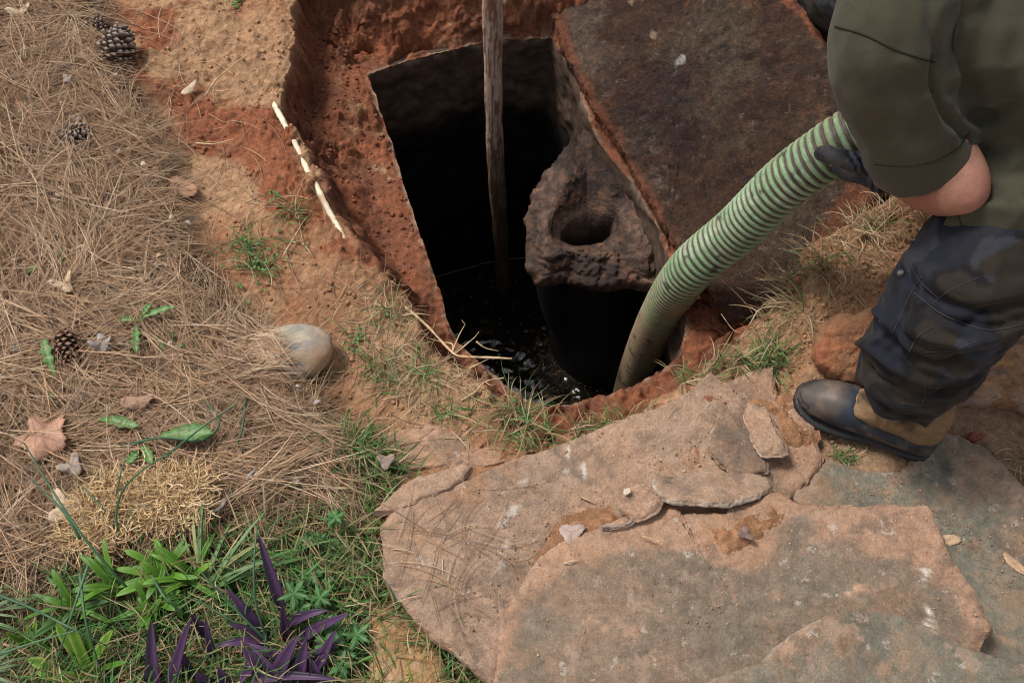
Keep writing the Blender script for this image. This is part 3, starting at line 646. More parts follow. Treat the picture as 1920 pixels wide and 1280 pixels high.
flag('S1', [(1332, 697), (1360, 718), (1398, 742), (1420, 790), (1450, 880), (1450, 960), (1300, 1060), (1120, 1150), (1010, 1260), (950, 1330), (925, 1282), (870, 1236), (820, 1200), (788, 1170), (750, 1120), (722, 1080), (718, 1030), (712, 985), (740, 948), (790, 930), (880, 894), (960, 862), (1062, 826), (1120, 802), (1160, 786), (1235, 762), (1290, 735)],
     'largest tan flagstone running along the tank pit with chalky white streaks', z=.045, thick=.04, seed=630, amp=.005, dome=.0,
     colf=stone_col(BR, BR2, [([(820, 1010), (1000, 900), (1030, 1000), (900, 1160), (880, 1200), (800, 1150)], GB * 1.3, .06, .09, .5), ([(840, 920), (900, 900), (900, 940), (850, 950)], OR, .01, .03, .8), ([(1140, 900), (1220, 880), (1230, 960), (1000, 1060), (1040, 980)], DUST, .03, .05, .8)],
                    .045, 631, veins=[([(985, 905), (972, 945), (938, 985)], .007, .6, WHT * .85), ([(950, 1015), (944, 1050), (922, 1088)], .007, .6, WHT * .85), ([(1066, 825), (1062, 885)], .006, .9, WHT), ([(1094, 872), (1100, 925)], .006, .9, WHT), ([(1010, 885), (960, 915), (930, 930)], .004, .4, WHT * .9), ([(925, 1130), (932, 1160)], .006, .4, WHT * .9)]))
flag('S3', [(1003, 1058), (1015, 1042), (1062, 1010), (1110, 992), (1180, 964), (1240, 950), (1264, 938), (1268, 967), (1310, 964), (1362, 962), (1378, 936), (1410, 930), (1450, 920), (1476, 932), (1500, 944), (1600, 948), (1690, 946), (1738, 950), (1752, 974), (1775, 1020), (1800, 1064), (1835, 1120), (1866, 1178), (1850, 1198), (1832, 1222), (1780, 1260), (1700, 1320), (1500, 1420), (1100, 1420), (925, 1330), (930, 1262), (936, 1190), (948, 1150), (962, 1118), (985, 1085)],
     'broad grey brown flagstone in the foreground centre with an orange dusty border', z=.080, thick=.045, seed=640, amp=.004,
     colf=stone_col(DUST, DUST * .92, [([(955, 1180), (985, 1120), (1060, 1060), (1200, 1030), (1300, 1040), (1330, 1060), (1420, 1050), (1480, 980), (1510, 975), (1500, 1030), (1580, 1020), (1640, 1050), (1720, 1060), (1780, 1110), (1830, 1200), (1780, 1300), (1200, 1450), (930, 1400)], (GB + GG) * .5, .008, .025, .97),
                               ([(1060, 1120), (1180, 1100), (1200, 1180), (1080, 1200)], BR, .04, .06, .6), ([(1400, 1200), (1250, 1150), (1300, 1100), (1500, 1120)], GG * .8, .04, .07, .6)],
                    .08, 641, veins=[([(1735, 1070), (1733, 1095)], .007, 1, WHT * 1.1), ([(1735, 1140), (1742, 1165)], .012, 1, WHT * 1.1), ([(1590, 1110), (1620, 1095)], .012, .8, DUST * 1.4), ([(1110, 1160), (1180, 1190)], .02, .6, DUST * 1.2), ([(1545, 1115), (1570, 1130)], .003, .9, WHT)], edge=DUST))
flag('S9', [(1250, 1330), (1300, 1300), (1345, 1272), (1395, 1255), (1432, 1240), (1450, 1212), (1500, 1180), (1545, 1160), (1580, 1138), (1602, 1142), (1628, 1148), (1660, 1146), (1700, 1158), (1760, 1182), (1810, 1210), (1870, 1232), (1960, 1262), (2100, 1330), (2000, 1600), (1300, 1600)],
     'grey green flagstone overlapping at the bottom right corner with dried clay spots', z=.125, thick=.04, seed=650, amp=.004,
     colf=stone_col(GG, GG * 1.1, [([(1500, 1180), (1585, 1140), (1570, 1180), (1500, 1220), (1450, 1230)], DUST, .006, .012, .8), ([(1560, 1160), (1640, 1170), (1620, 1230), (1540, 1220)], GG * .6, .02, .05, .7), ([(1460, 1240), (1560, 1210), (1560, 1270), (1480, 1300)], BR * .9, .03, .06, .4)], .125, 651, edge=BR2))
flag('S11', [(1790, 742), (1802, 700), (1850, 660), (1920, 600), (2050, 560), (2200, 640), (2150, 800), (2000, 790), (1925, 752), (1870, 745)],
     'thick orange brown flagstone with dark grain lines behind the leg', z=.055, thick=.06, seed=660, amp=.005,
     colf=stone_col(C(.28, .15, .08), C(.33, .17, .085), veins=[([(1830, 690), (1930, 705)], .012, .7, C(.12, .1, .09)), ([(1860, 660), (1940, 672)], .01, .7, C(.12, .1, .09)), ([(1880, 640), (1960, 640)], .01, .7, C(.12, .1, .09)), ([(1820, 715), (1930, 728)], .008, .7, C(.5, .28, .1)), ([(1850, 676), (1950, 690)], .006, .6, C(.5, .28, .1))], z=.055, seed=661, edge=C(.35, .19, .10)))
flag('S8', [(745, 958), (700, 960), (735, 925), (765, 900), (815, 888), (868, 872), (884, 876), (872, 892), (845, 914), (800, 934), (770, 948)],
     'narrow wedge of tan stone tucked behind the largest flagstone', z=.050, thick=.035, seed=670, amp=.004, colf=stone_col(BR2, DUST, z=.05, seed=671), cat='stone shard')
flag('S12', [(690, 830), (740, 800), (790, 790), (850, 806), (900, 822), (950, 828), (1000, 840), (960, 860), (880, 878), (800, 878), (740, 880)],
     'flat tan stone half buried in sandy soil above the wedge', z=.004, thick=.03, seed=680, amp=.004, colf=stone_col(SAND * .9, DUST, z=.0, seed=681), cat='buried stone')
flag('S13', [(690, 1120), (740, 1125), (790, 1170), (825, 1230), (850, 1300), (840, 1420), (720, 1420), (700, 1300), (690, 1200)],
     'weathered ochre stone block among the grass at the bottom edge', z=.012, thick=.06, seed=690, amp=.010, chip=.012, colf=stone_col(C(.42, .24, .11), C(.5, .3, .14), z=.01, seed=691), cat='stone block', dome=.015)
def shard(key, pts, label, z=None, anchors=None, **k):
    k.setdefault('thick', .012); k.setdefault('chip', .0015); k.setdefault('spall', .012); flag(key, pts, label, z=(z or 0), anchors=anchors, step=.0006, cat='stone shard', res=.0035, bevel=.002, undercut=.003, **k)
shard('S5', [(1332, 812), (1345, 785), (1370, 772), (1400, 770), (1425, 800), (1440, 850), (1442, 884), (1400, 890), (1372, 886), (1350, 862), (1334, 846)], 'dark speckled conglomerate shard lying under the pointed shard', z=.060, seed=700, amp=.003,
      colf=stone_col(BR * .8, C(.22, .15, .11), [([(1360, 800), (1420, 800), (1430, 870), (1370, 860)], C(.09, .075, .065), .02, .04, .7)], .06, 701))
shard('S4', [(1400, 750), (1418, 752), (1438, 768), (1455, 800), (1474, 828), (1480, 847), (1455, 850), (1430, 850), (1414, 825), (1408, 800), (1396, 776)], 'long tan shard with a pointed end lying over the dark shard', anchors=[(1400, 750, .066), (1480, 847, .076), (1414, 825, .072)], seed=710, amp=.002, colf=stone_col(BR2, DUST, z=.07, seed=711))
shard('S6', [(1228, 896), (1262, 892), (1295, 882), (1350, 884), (1400, 887), (1440, 894), (1447, 912), (1420, 926), (1396, 934), (1370, 941), (1330, 938), (1268, 937), (1234, 930)], 'long oblong tan slab bridging the dark gap between two flagstones', anchors=[(1228, 896, .088), (1447, 912, .088), (1320, 938, .106)], thick=.016, seed=720, amp=.003, colf=stone_col(BR2, BR, z=.095, seed=721, edge=WHT * .8))
shard('S7', [(1160, 944), (1172, 925), (1196, 910), (1222, 922), (1236, 936), (1230, 952), (1212, 966), (1190, 972), (1172, 960)], 'small fan shaped shard with a white chip resting on its edge', anchors=[(1160, 944, .092), (1236, 936, .104), (1200, 972, .100)], seed=730, amp=.002, colf=stone_col(DUST, BR, z=.1, seed=731))
shard('S7b', [(1150, 952), (1152, 920), (1165, 908), (1195, 908), (1190, 930), (1176, 960), (1160, 968)], 'brown shard standing under the small fan shaped shard', z=.076, seed=735, amp=.003, thick=.025, colf=stone_col(BR, DUST, z=.08, seed=736))
shard('S14', [(1126, 984), (1150, 985), (1176, 979), (1190, 970), (1192, 974), (1176, 986), (1150, 991), (1130, 989)], 'thin curved grey sliver in front of the fan shaped shard', z=.096, thick=.005, seed=740, amp=.001, colf=stone_col(C(.35, .27, .22), C(.4, .3, .25), z=.09, seed=741))
slab('chip', [(1170, 922), (1172, 914), (1181, 915), (1182, 922), (1176, 925)], z=.108, thick=.006, colf=lambda W, t: np.tile(C(.72, .6, .48), (len(W), 1)), amp=.001, jag=.001, chip=.001, bevel=.001, undercut=.001, res=.002, seed=745, label='tiny cream white stone chip on the small fan shaped shard', cat='stone chip')
slab('brick_chip', [(1818, 812), (1826, 808), (1832, 814), (1840, 812), (1843, 820), (1828, 826), (1816, 822)], z=.018, thick=.012, colf=lambda W, t: np.tile(C(.24, .06, .045), (len(W), 1)), amp=.003, jag=.001, chip=.002, bevel=.001, undercut=.001, res=.002, seed=746, label='small dark red brick chip on the soil behind the heel', cat='brick chip')
slab('clay_chunk', [(1532, 668), (1536, 640), (1552, 616), (1580, 598), (1615, 590), (1660, 590), (1690, 620), (1680, 680), (1650, 712), (1600, 712), (1560, 700)], anchors=[(1532, 668, .05), (1660, 590, .11), (1600, 712, .04)], thick=.09, colf=lambda W, t: mixc(np.tile(CLAY * 1.25, (len(W), 1)), SAND2, sstep(-.3, .4, fbm(W, 14, 5, 751, .6) + .6 * (t > 1.0))), spall=0, amp=.014, jag=.007, rough=.006, chip=.004, bevel=.012, mat_=M_soil, seed=750, res=.004, dome=.015,
     label='large clod of orange clay beside the boot', cat='clay clod')
# river stone
rc = P(548, 652, .045); ax = np.array([[1, .10, 0], [-.10, 1, 0], [0, 0, 1.]]); ax = ax / np.linalg.norm(ax, axis=1)[:, None]
Vr, Fr = ellips(rc - np.array([.01, 0, .02]), (.084, .062, .042), ax, 80, 50); L_ = Vr - rc
Vr[:, 2] += .010 * (Vr[:, 0] - rc[0]) / .08; Vr += L_ / np.linalg.norm(L_, axis=1)[:, None] * (.010 * fbm(Vr, 8, 4, 801) + .0008 * fbm(Vr, 90, 3, 802))[:, None]
cr = mixc(np.tile(C(.36, .31, .235), (len(Vr), 1)), C(.24, .225, .20), sstep(-.1, .5, fbm(Vr, 22, 5, 803, .65))); cr = mixc(cr, C(.44, .26, .14), sstep(.02, .07, L_[:, 0] + .02 * fbm(Vr, 20, 4, 804)) * .8 + .0)
cr = mixc(cr, C(.50, .42, .33), .7 * sstep(.0, .5, fbm(Vr, 14, 4, 805)) * sstep(-.02, .03, L_[:, 2])); cr = mixc(cr, C(.4, .22, .12), .6 * sstep(-.03, -.07, L_[:, 0]))
obj('river_stone', Vr, Fr, M_rock, None, cr, label='smooth rounded grey river stone half covered by pine needles', cat='stone')

# ------------------------------------------------------------------ loose soil heaps lying over stones
def heap(pts, z, h, cols, label, seed, name='soil', res=.004, clod=1.0):
    pl = poly(pts, z); lo, hi = pl.min(0) - .02, pl.max(0) + .02
    gx2 = np.arange(lo[0], hi[0], res); gy2 = np.arange(lo[1], hi[1], res); X, Y = np.meshgrid(gx2, gy2); q = np.c_[X.ravel(), Y.ravel()]
    sd_ = sdpoly(q, pl) + .012 * fbm(q, 25, 4, seed, .6)
    l2, r2 = lumps(q, .017, seed, dens=.6); l3, _ = lumps(q, .008, seed + 5, dens=.8)
    zz2 = z - .012 + (h + .012) * sstep(-.015, .04, sd_) * (.75 + .4 * fbm(q, 16, 4, seed + 1)) + clod * (.55 * l2 + .5 * l3) * sstep(-.01, .02, sd_)
    F = grid_faces(len(gy2), len(gx2), False); keep = (sd_ > -.016)[F].all(1); F = F[keep]; us = np.zeros(len(q), bool); us[F.ravel()] = True; rm = np.cumsum(us) - 1
    W = np.c_[q, zz2][us]; c = mixc(np.tile(cols[0], (len(W), 1)), cols[1], sstep(-.2, .5, fbm(W, 22, 5, seed + 3, .6))) * (.85 + .3 * r2[us])[:, None]
    obj(name, W, rm[F], M_soil, None, c, label=label, cat='soil', kind='stuff')
heap([(1010, 1045), (1060, 985), (1120, 960), (1160, 955), (1232, 940), (1262, 965), (1200, 1000), (1120, 1015), (1080, 1040)], .075, .012, (SAND2 * .9, SAND2 * .8), 'loose reddish soil and grit along the left of the broad flagstone', 811)
heap([(1240, 975), (1270, 974), (1370, 970), (1420, 940), (1450, 925), (1500, 950), (1490, 1000), (1430, 1030), (1370, 1050), (1300, 1040), (1240, 1000)], .084, .010, (SAND2, SAND2 * .8), 'loose reddish soil heaped below the oblong slab', 812)
heap([(1390, 745), (1440, 740), (1490, 750), (1522, 800), (1510, 850), (1470, 830), (1440, 775)], .036, .008, (SAND2, SAND2 * .85), 'crumbly tan soil on the small flagstone by the boot toe', 813)
heap([(1300, 730), (1345, 728), (1362, 752), (1320, 760)], .048, .006, (SAND2, CLAYD * 1.4), 'small crumble of soil near the tip of the largest flagstone', 814, clod=.7)
heap([(815, 1010), (860, 985), (880, 1020), (860, 1070), (820, 1080)], .044, .003, (SAND2, SAND2), 'thin dusting of soil on the left of the largest flagstone', 815, clod=.35)
heap([(1150, 1010), (1230, 870), (1330, 780), (1340, 900), (1220, 900)], .043, .0035, (SAND2 * 1.05, DUST), 'soil dust spread over the middle of the largest flagstone', 816, clod=.3)
for i, (x, y, s, lb) in enumerate(((1848, 1262, 22, 'flat blob of dried tan clay at the right of the bottom corner flagstone'), (1500, 1252, 14, 'small crumb of dried tan clay at the left of the bottom corner flagstone'))):
    a = np.linspace(0, 2 * np.pi, 9)[:-1]; heap([(x + s * math.cos(t) * (1 + .3 * math.sin(3 * t)), y + s * 1.1 * math.sin(t)) for t in a], .127, .006, (SAND * .9, SAND), lb, 820 + i, 'clay_blob', .003, .4)

# cream pipe laid bare in places along the bank
cpz = [P(500, 160, -.02), P(520, 212, -.008), P(560, 285, -.004), P(590, 350, -.004), P(622, 408, -.006), P(655, 464, -.012), P(700, 520, -.04)]
Cc = spline(cpz, 160); 
for k in range(len(Cc)): Cc[k, 2] = zat(Cc[k, 0], Cc[k, 1])[0] * .0 + np.interp(k, [0, 25, 35, 62, 72, 95, 108, 140, 160], [-.03, .006, .008, .004, -.016, .006, .006, -.010, -.03]) + zat(Cc[k, 0] - .01, Cc[k, 1] - .004)[0]
Cc[:, 2] = np.convolve(np.pad(Cc[:, 2], 14, 'edge'), np.ones(29) / 29, 'valid') - .003
Vc, Fc = tube(Cc, .0062, 16, True, .0012, 90, 5)
obj('buried_pipe', Vc, Fc, M_pipe, None, mixc(np.tile(C(.80, .68, .50), (len(Vc), 1)), C(.5, .28, .14), .6 * sstep(.25, .6, fbm(Vc, 50, 4, 851))), label='thin cream pipe laid bare in short lengths along the pit edge', cat='pipe')
# ------------------------------------------------------------------ ribbons (needles, blades)
def ribbons(base, head, pitch0, length, width, curl, sag, segs, col, tipcol=None, taper=0.15, zmin=None, wob=0.0):
    """batch of narrow two-faced (V section) blades; all args arrays of len n"""
    n = len(base); ds = (length / segs)[:, None]; p = base.copy(); pts = [p.copy()]; dirs = []
    hd = head.copy(); pi = pitch0.copy()
    for s in range(segs):
        d = np.stack([np.cos(pi) * np.cos(hd), np.cos(pi) * np.sin(hd), np.sin(pi)], -1); dirs.append(d)
        p = p + d * ds
        if zmin is not None: 
            g = zat(p[:, 0], p[:, 1]) + zmin; low = p[:, 2] < g; p[:, 2] = np.where(low, g, p[:, 2]); pi = np.where(low, np.maximum(pi, 0), pi)
        pts.append(p.copy()); hd = hd + curl / segs + wob * rng.normal(size=n); pi = pi - sag / segs
    dirs.append(dirs[-1]); X = np.stack(pts, 1); Dr = np.stack(dirs, 1)
    up = np.array([0, 0, 1.0]); W = np.cross(Dr, up); W /= np.linalg.norm(W, axis=2)[..., None] + 1e-9
    roll = rng.uniform(-.7, .7, n)[:, None, None]; U = np.cross(W, Dr); W2 = W * np.cos(roll) + U * np.sin(roll); U2 = np.cross(W2, Dr)
    t = np.linspace(0, 1, segs + 1); prof = np.where(t < .5, 1, 1 - (1 - taper) * (np.clip(t - .5, 0, 1) / .5) ** 1.5) * np.minimum(1, .5 + t * 3)
    w = (width[:, None] * prof[None])[..., None] * .5
    A = X + W2 * w; B = X - W2 * w; M = X - U2 * w * .7
    V = np.stack([A, M, B], 2).reshape(-1, 3); k = 3 * (segs + 1)
    s = np.arange(segs)[:, None] * 3; f = np.concatenate([s + [0, 1, 4, 3], s + [1, 2, 5, 4]], 0)
    F = (np.arange(n)[:, None, None] * k + f[None]).reshape(-1, 4)
    tc = np.repeat(t, 3)[None, :, None]; c0 = col[:, None, :]; c1 = (tipcol if tipcol is not None else col)[:, None, :]
    c = (c0 * (1 - tc) + c1 * tc).reshape(-1, 3)
    return V, F, c
def palette(n, cols, var=.2, p=None):
    cols = np.array(cols); k = rng.choice(len(cols), n, p=p); return cols[k] * (1 + rng.uniform(-var, var, n))[:, None]
def scatter_in(pl, n, dens=None):
    lo, hi = pl.min(0), pl.max(0); out = []; tot = 0
    while tot < n:
        q = rng.uniform(lo, hi, (n * 2, 2)); m = sdpoly(q, pl) > 0
        if dens is not None: m &= rng.random(len(q)) < dens(q)
        out.append(q[m]); tot += m.sum()
    return np.vstack(out)[:n]
# --- pine straw
NPOL = poly([(-420, -260), (150, -260), (175, -40), (215, 60), (245, 140), (305, 250), (340, 350), (395, 480), (450, 575), (520, 640), (560, 720), (660, 790), (715, 880), (735, 960), (640, 985), (500, 1000),
             (420, 1015), (330, 1045), (190, 1065), (100, 1130), (-60, 1180), (-420, 1240)])
def flow(q): return 2.2 * fbm(q, 1.7, 2, 901) + 1.3 * fbm(q, 4.5, 2, 902) + .35
NC = [(.41, .255, .145), (.33, .19, .105), (.50, .345, .215), (.20, .11, .065), (.36, .255, .175), (.60, .45, .30)]
nN = 60000
q = scatter_in(NPOL, nN // 3, lambda q: sstep(-.02, .10, sdpoly(q, NPOL) + .05 * fbm(q, 8, 3, 903)) * .95 + .05)
q = np.repeat(q, 3, 0); n = len(q); h = np.repeat(flow(q[::3]) + rng.normal(0, .75, n // 3), 3) + rng.normal(0, .10, n) + np.repeat(rng.choice([0, np.pi], n // 3), 3)
lift = np.repeat(rng.uniform(.0, 1, n // 3) ** 1.0, 3)
L = rng.uniform(.10, .19, n)
d = np.stack([np.cos(h), np.sin(h)], 1); q0 = q - d * L[:, None] * .5
edge = sstep(0, .08, sdpoly(q, NPOL))
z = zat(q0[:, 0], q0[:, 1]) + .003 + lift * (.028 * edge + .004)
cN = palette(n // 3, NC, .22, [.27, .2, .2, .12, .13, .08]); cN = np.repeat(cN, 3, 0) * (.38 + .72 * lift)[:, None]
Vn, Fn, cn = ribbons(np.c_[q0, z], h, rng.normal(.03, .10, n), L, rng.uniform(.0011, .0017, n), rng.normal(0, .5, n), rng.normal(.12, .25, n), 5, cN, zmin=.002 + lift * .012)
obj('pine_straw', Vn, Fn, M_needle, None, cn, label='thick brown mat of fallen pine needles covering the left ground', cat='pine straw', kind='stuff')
# loose needles on soil and stone
q = np.vstack([scatter_in(poly([(200, 0), (520, 60), (660, 470), (760, 700), (760, 930), (600, 900), (400, 500), (300, 250)]), 330, lambda q: sstep(-.3, .05, sdpoly(q, NPOL)) ** 1.5 + .03), scatter_in(poly([(720, 960), (900, 900), (1010, 1050), (940, 1200), (800, 1160)], .045), 42)])
n = len(q); h = rng.uniform(0, 6.28, n); L = rng.uniform(.06, .16, n); on = sdpoly(q, STN) > .0
z = np.where(on, .056, zat(q[:, 0], q[:, 1]) + .006)
Vn, Fn, cn = ribbons(np.c_[q, z], h, np.full(n, .02), L, rng.uniform(.0012, .0017, n), rng.normal(0, .8, n), np.full(n, .03), 6, palette(n, NC[:4], .2) * .85, zmin=.003)
Vn[:, 2] = np.where(sdpoly(Vn[:, :2], STN) > -.01, np.maximum(Vn[:, 2], .053), Vn[:, 2])
obj('scattered_needles', Vn, Fn, M_needle, None, cn, label='sparse single pine needles strewn over bare soil and the flagstone', cat='pine needles', kind='stuff')
q = scatter_in(poly([(440, 640), (500, 620), (528, 650), (560, 700), (540, 725), (470, 720)], .03), 330); n = len(q)
h = rng.normal(-.25, .45, n); L = rng.uniform(.07, .13, n); q0 = q - np.stack([np.cos(h), np.sin(h)], 1) * L[:, None] * .6; dd = q - rc[:2]
def over(p):
    e = 1 - ((p[:, 0] - rc[0] + .01) / .080) ** 2 - ((p[:, 1] - rc[1]) / .064) ** 2; return rc[2] - .02 + .050 * np.sqrt(np.clip(e, 0, 1))
Vn, Fn, cn = ribbons(np.c_[q0, zat(q0[:, 0], q0[:, 1]) + .03], h, rng.normal(.2, .1, n), L, rng.uniform(.0012, .0017, n), rng.normal(0, .5, n), rng.normal(.4, .2, n), 8, palette(n, NC, .2), zmin=.01)
Vn[:, 2] = np.maximum(Vn[:, 2], over(Vn) + np.repeat(rng.uniform(.001, .007, n), 27))
obj('draped_needles', Vn, Fn, M_needle, None, cn, label='pine needles draped over the left end of the river stone', cat='pine needles', kind='stuff')
# --- pale excelsior patch
XP = poly([(150, 960), (190, 925), (250, 900), (330, 880), (400, 895), (420, 930), (400, 985), (350, 1015), (290, 1020), (230, 1040), (160, 1060), (130, 1020)])
n = 6500; q = scatter_in(XP, n, lambda q: sstep(-.005, .03, sdpoly(q, XP) + .02 * fbm(q, 20, 3, 905)) + .03)
lift = rng.random(n); z = zat(q[:, 0], q[:, 1]) + .02 + lift * .028
Vn, Fn, cn = ribbons(np.c_[q, z], rng.uniform(0, 6.28, n), rng.normal(0, .35, n), rng.uniform(.018, .045, n), rng.uniform(.0013, .0022, n), rng.normal(0, 1.4, n), rng.normal(.2, .7, n), 6,
                     palette(n, [(.66, .47, .25), (.56, .37, .18), (.76, .60, .38), (.48, .30, .14)], .15) * (.6 + .45 * lift)[:, None], taper=.6)
obj('wood_shavings', Vn, Fn, M_needle, None, cn, label='pale golden curly wood shavings lying on the pine straw', cat='wood shavings', kind='stuff')

# --- grass
G1 = [(.07, .17, .035), (.09, .22, .05), (.055, .13, .04), (.12, .24, .07)]; GD = [(.42, .31, .18), (.34, .23, .12), (.50, .39, .25), (.26, .17, .09)]
def grass(pts, n, lmin, lmax, wmin, wmax, dry, label, pit=(.5, 1.2), sag=1.2, name='grass', z=None, dens=None, clump=.03, seedcols=G1, aim=None):
    pl = poly(pts); nc = max(3, n // 9); c = scatter_in(pl, nc, dens); k = rng.integers(0, nc, n); q = c[k] + rng.normal(0, clump * .3, (n, 2))
    hd = rng.uniform(0, 6.28, n) if aim is None else aim + rng.normal(0, .9, n)
    cols = palette(n, seedcols, .25); dm = rng.random(n) < dry; cols[dm] = palette(int(dm.sum()), GD, .2)
    z0 = zat(q[:, 0], q[:, 1]) if z is None else np.full(n, z)
    tip = cols * 1.15; br = (rng.random(n) < .35) & ~dm; tip[br] = np.array([.38, .30, .15])
    V, F, cc_ = ribbons(np.c_[q, z0 - .002], hd, rng.uniform(*pit, n), rng.uniform(lmin, lmax, n), rng.uniform(wmin, wmax, n), rng.normal(0, .7, n), rng.uniform(.3, 1, n) * sag * 1.6, 7, cols, tip, .08, zmin=.002)
    return obj(name, V, F, M_grass, None, cc_, label=label, cat='grass', kind='stuff')
grass([(330, 1010), (480, 985), (640, 975), (760, 1000), (770, 1080), (830, 1160), (900, 1260), (1000, 1420), (-60, 1420), (-60, 1200), (100, 1140), (200, 1060)], 3600, .05, .13, .0018, .0036, .25, 'dense green lawn grass filling the bottom left', sag=1.0, clump=.06)
grass([(330, 1000), (700, 970), (780, 1100), (900, 1280), (960, 1400), (-60, 1420), (-60, 1200), (100, 1140), (200, 1060)], 3800, .03, .08, .0012, .0022, .95, 'dry straw and dead blades under the green lawn grass', pit=(-.1, .5), sag=.5, name='dead_grass', clump=.1)
grass([(640, 850), (700, 820), (740, 860), (750, 960), (700, 950)], 220, .05, .10, .0015, .003, .3, 'green grass tufts left of the wedge stone')
grass([(660, 520), (720, 560), (800, 680), (900, 760), (1000, 800), (1060, 830), (960, 840), (860, 800), (740, 760), (650, 680), (640, 600)], 260, .03, .085, .0012, .0026, .5, 'sparse grass along the near left edge of the pit', clump=.035)
grass([(650, 500), (740, 560), (830, 680), (940, 770), (1010, 800), (900, 820), (740, 760), (650, 640)], 800, .02, .06, .0010, .0017, 1.0, 'dry rootlets matted over the soil at the near left pit edge', pit=(-.1, .35), sag=.3, name='dry_rootlets', clump=.09)
grass([(950, 740), (1010, 745), (1030, 790), (1000, 850), (940, 820)], 90, .05, .11, .0014, .0028, .4, 'grass tuft standing at the corner of the pit')
grass([(1240, 720), (1290, 690), (1400, 660), (1440, 640), (1480, 680), (1480, 720), (1350, 700), (1300, 715)], 260, .03, .08, .0014, .0028, .4, 'grass fringe between the pit and the tip of the largest flagstone')
grass([(1060, 830), (1070, 800), (1220, 750), (1250, 760), (1100, 815)], 130, .02, .07, .0012, .0022, .6, 'thin grass on the red clay strip behind the flagstone edge')
grass([(1430, 600), (1480, 500), (1530, 450), (1580, 470), (1540, 560), (1480, 660)], 260, .04, .10, .0014, .0026, .7, 'grass hanging over the right bank by the lid', aim=3.4)
grass([(1560, 470), (1620, 400), (1720, 390), (1760, 430), (1640, 480)], 200, .03, .09, .0012, .0022, .85, 'dry grass and roots on the clods below the elbow', name='dry_grass')
grass([(1470, 520), (1620, 420), (1720, 400), (1700, 500), (1580, 600), (1500, 660), (1440, 640)], 520, .02, .06, .001, .0016, 1.0, 'fine dry rootlets across the right bank', pit=(-.1, .4), sag=.3, name='dry_rootlets', clump=.09)
grass([(1900, 840), (1990, 860), (2000, 960), (1930, 920)], 260, .03, .08, .0012, .002, .9, 'dry grass at the right edge beyond the grey green flagstone', name='dry_grass')
grass([(400, 430), (470, 440), (520, 520), (440, 500)], 90, .03, .08, .0013, .0024, .1, 'green grass sprigs between the mulch and the clay')
grass([(535, 410), (560, 400), (570, 470), (545, 480)], 40, .04, .09, .0013, .0024, .1, 'small grass sprig beside the cream pipe')
grass([(1540, 845), (1590, 850), (1600, 868), (1555, 862)], 60, .02, .045, .001, .002, .3, 'tiny grass tuft in front of the boot sole')
grass([(575, 690), (610, 680), (640, 690), (600, 712)], 30, .03, .07, .0014, .0026, .1, 'grass sprig at the foot of the river stone')
grass([(660, 820), (720, 840), (740, 880), (680, 900)], 160, .04, .09, .0014, .0028, .15, 'dark green grass tuft above the wedge stone')

# --- broad leaves
def leafgeo(b, t, width, arch=.2, shape=None, fold=.3, roll=0.0, n=16, m=5, wav=0.0, seed=0, droop=0.0):
    b, t = np.array(b, float), np.array(t, float); ax = t - b; L = np.linalg.norm(ax); side = np.cross(ax, [0, 0, 1.0]); sl_ = np.linalg.norm(side)
    side = side / sl_ if sl_ > 1e-6 else np.array([1, 0, 0.]); up = np.cross(side, ax / L)
    side, up = side * math.cos(roll) + up * math.sin(roll), up * math.cos(roll) - side * math.sin(roll)
    s = np.linspace(0, 1, n); prof = shape(s) if shape else np.sin(np.pi * np.clip(s * .94 + .06, 0, 1)) ** .7
    C0 = b + ax * s[:, None] + (arch * L * 4 * s * (1 - s))[:, None] * np.array([0, 0, 1.0]) - (droop * L * s ** 2)[:, None] * np.array([0, 0, 1.0])
    u = np.linspace(-1, 1, m)
    V = C0[:, None] + (width * .5 * prof)[:, None, None] * u[None, :, None] * side + (width * .5 * prof)[:, None, None] * (fold * np.abs(u))[None, :, None] * up
    V = V.reshape(-1, 3); uu = np.tile(u, n); ss = np.repeat(s, m)
    if wav: V = V + (wav * np.sin(ss * 34 + seed) * np.abs(uu))[:, None] * up + (wav * fbm(V, 40, 3, seed))[:, None] * up
    F = grid_faces(n, m, False); 
    # thin second side so the leaf has a thickness
    nrm = up * .0006; V2 = V - nrm; N0 = len(V)
    F2 = F[:, ::-1] + N0; rim = []
    for i in range(n - 1): rim += [(i * m, (i + 1) * m, (i + 1) * m + N0, i * m + N0), ((i + 1) * m - 1 + 0, i * m + m - 1 + N0, (i + 1) * m + m - 1 + N0, (i + 1) * m + m - 1)]
    return np.vstack([V, V2]), [np.vstack([F, F2, np.array(rim)])], np.r_[ss, ss], np.r_[uu, uu]
def zg(px, py):
    p = P(px, py, 0.0); z = zat(p[0], p[1])[0]; p = P(px, py, z); return P(px, py, zat(p[0], p[1])[0])
lance = lambda s: np.clip(np.minimum(.55 + s * 2.2, 1), 0, 1) * np.clip(1 - s, 0, 1) ** .55
strap = lambda s: np.minimum(1, .6 + s * 2) * np.clip((1 - s) * 4, 0, 1) ** .6
spoon = lambda s: (.22 + .78 * np.sin(np.pi * np.clip(s, 0, 1) ** 1.5) ** .8) * np.clip((1 - s) * 8, 0, 1) ** .5
def serr(k, d, base=spoon): return lambda s: base(s) * (1 - d * (.5 + .5 * np.sin(s * k)))
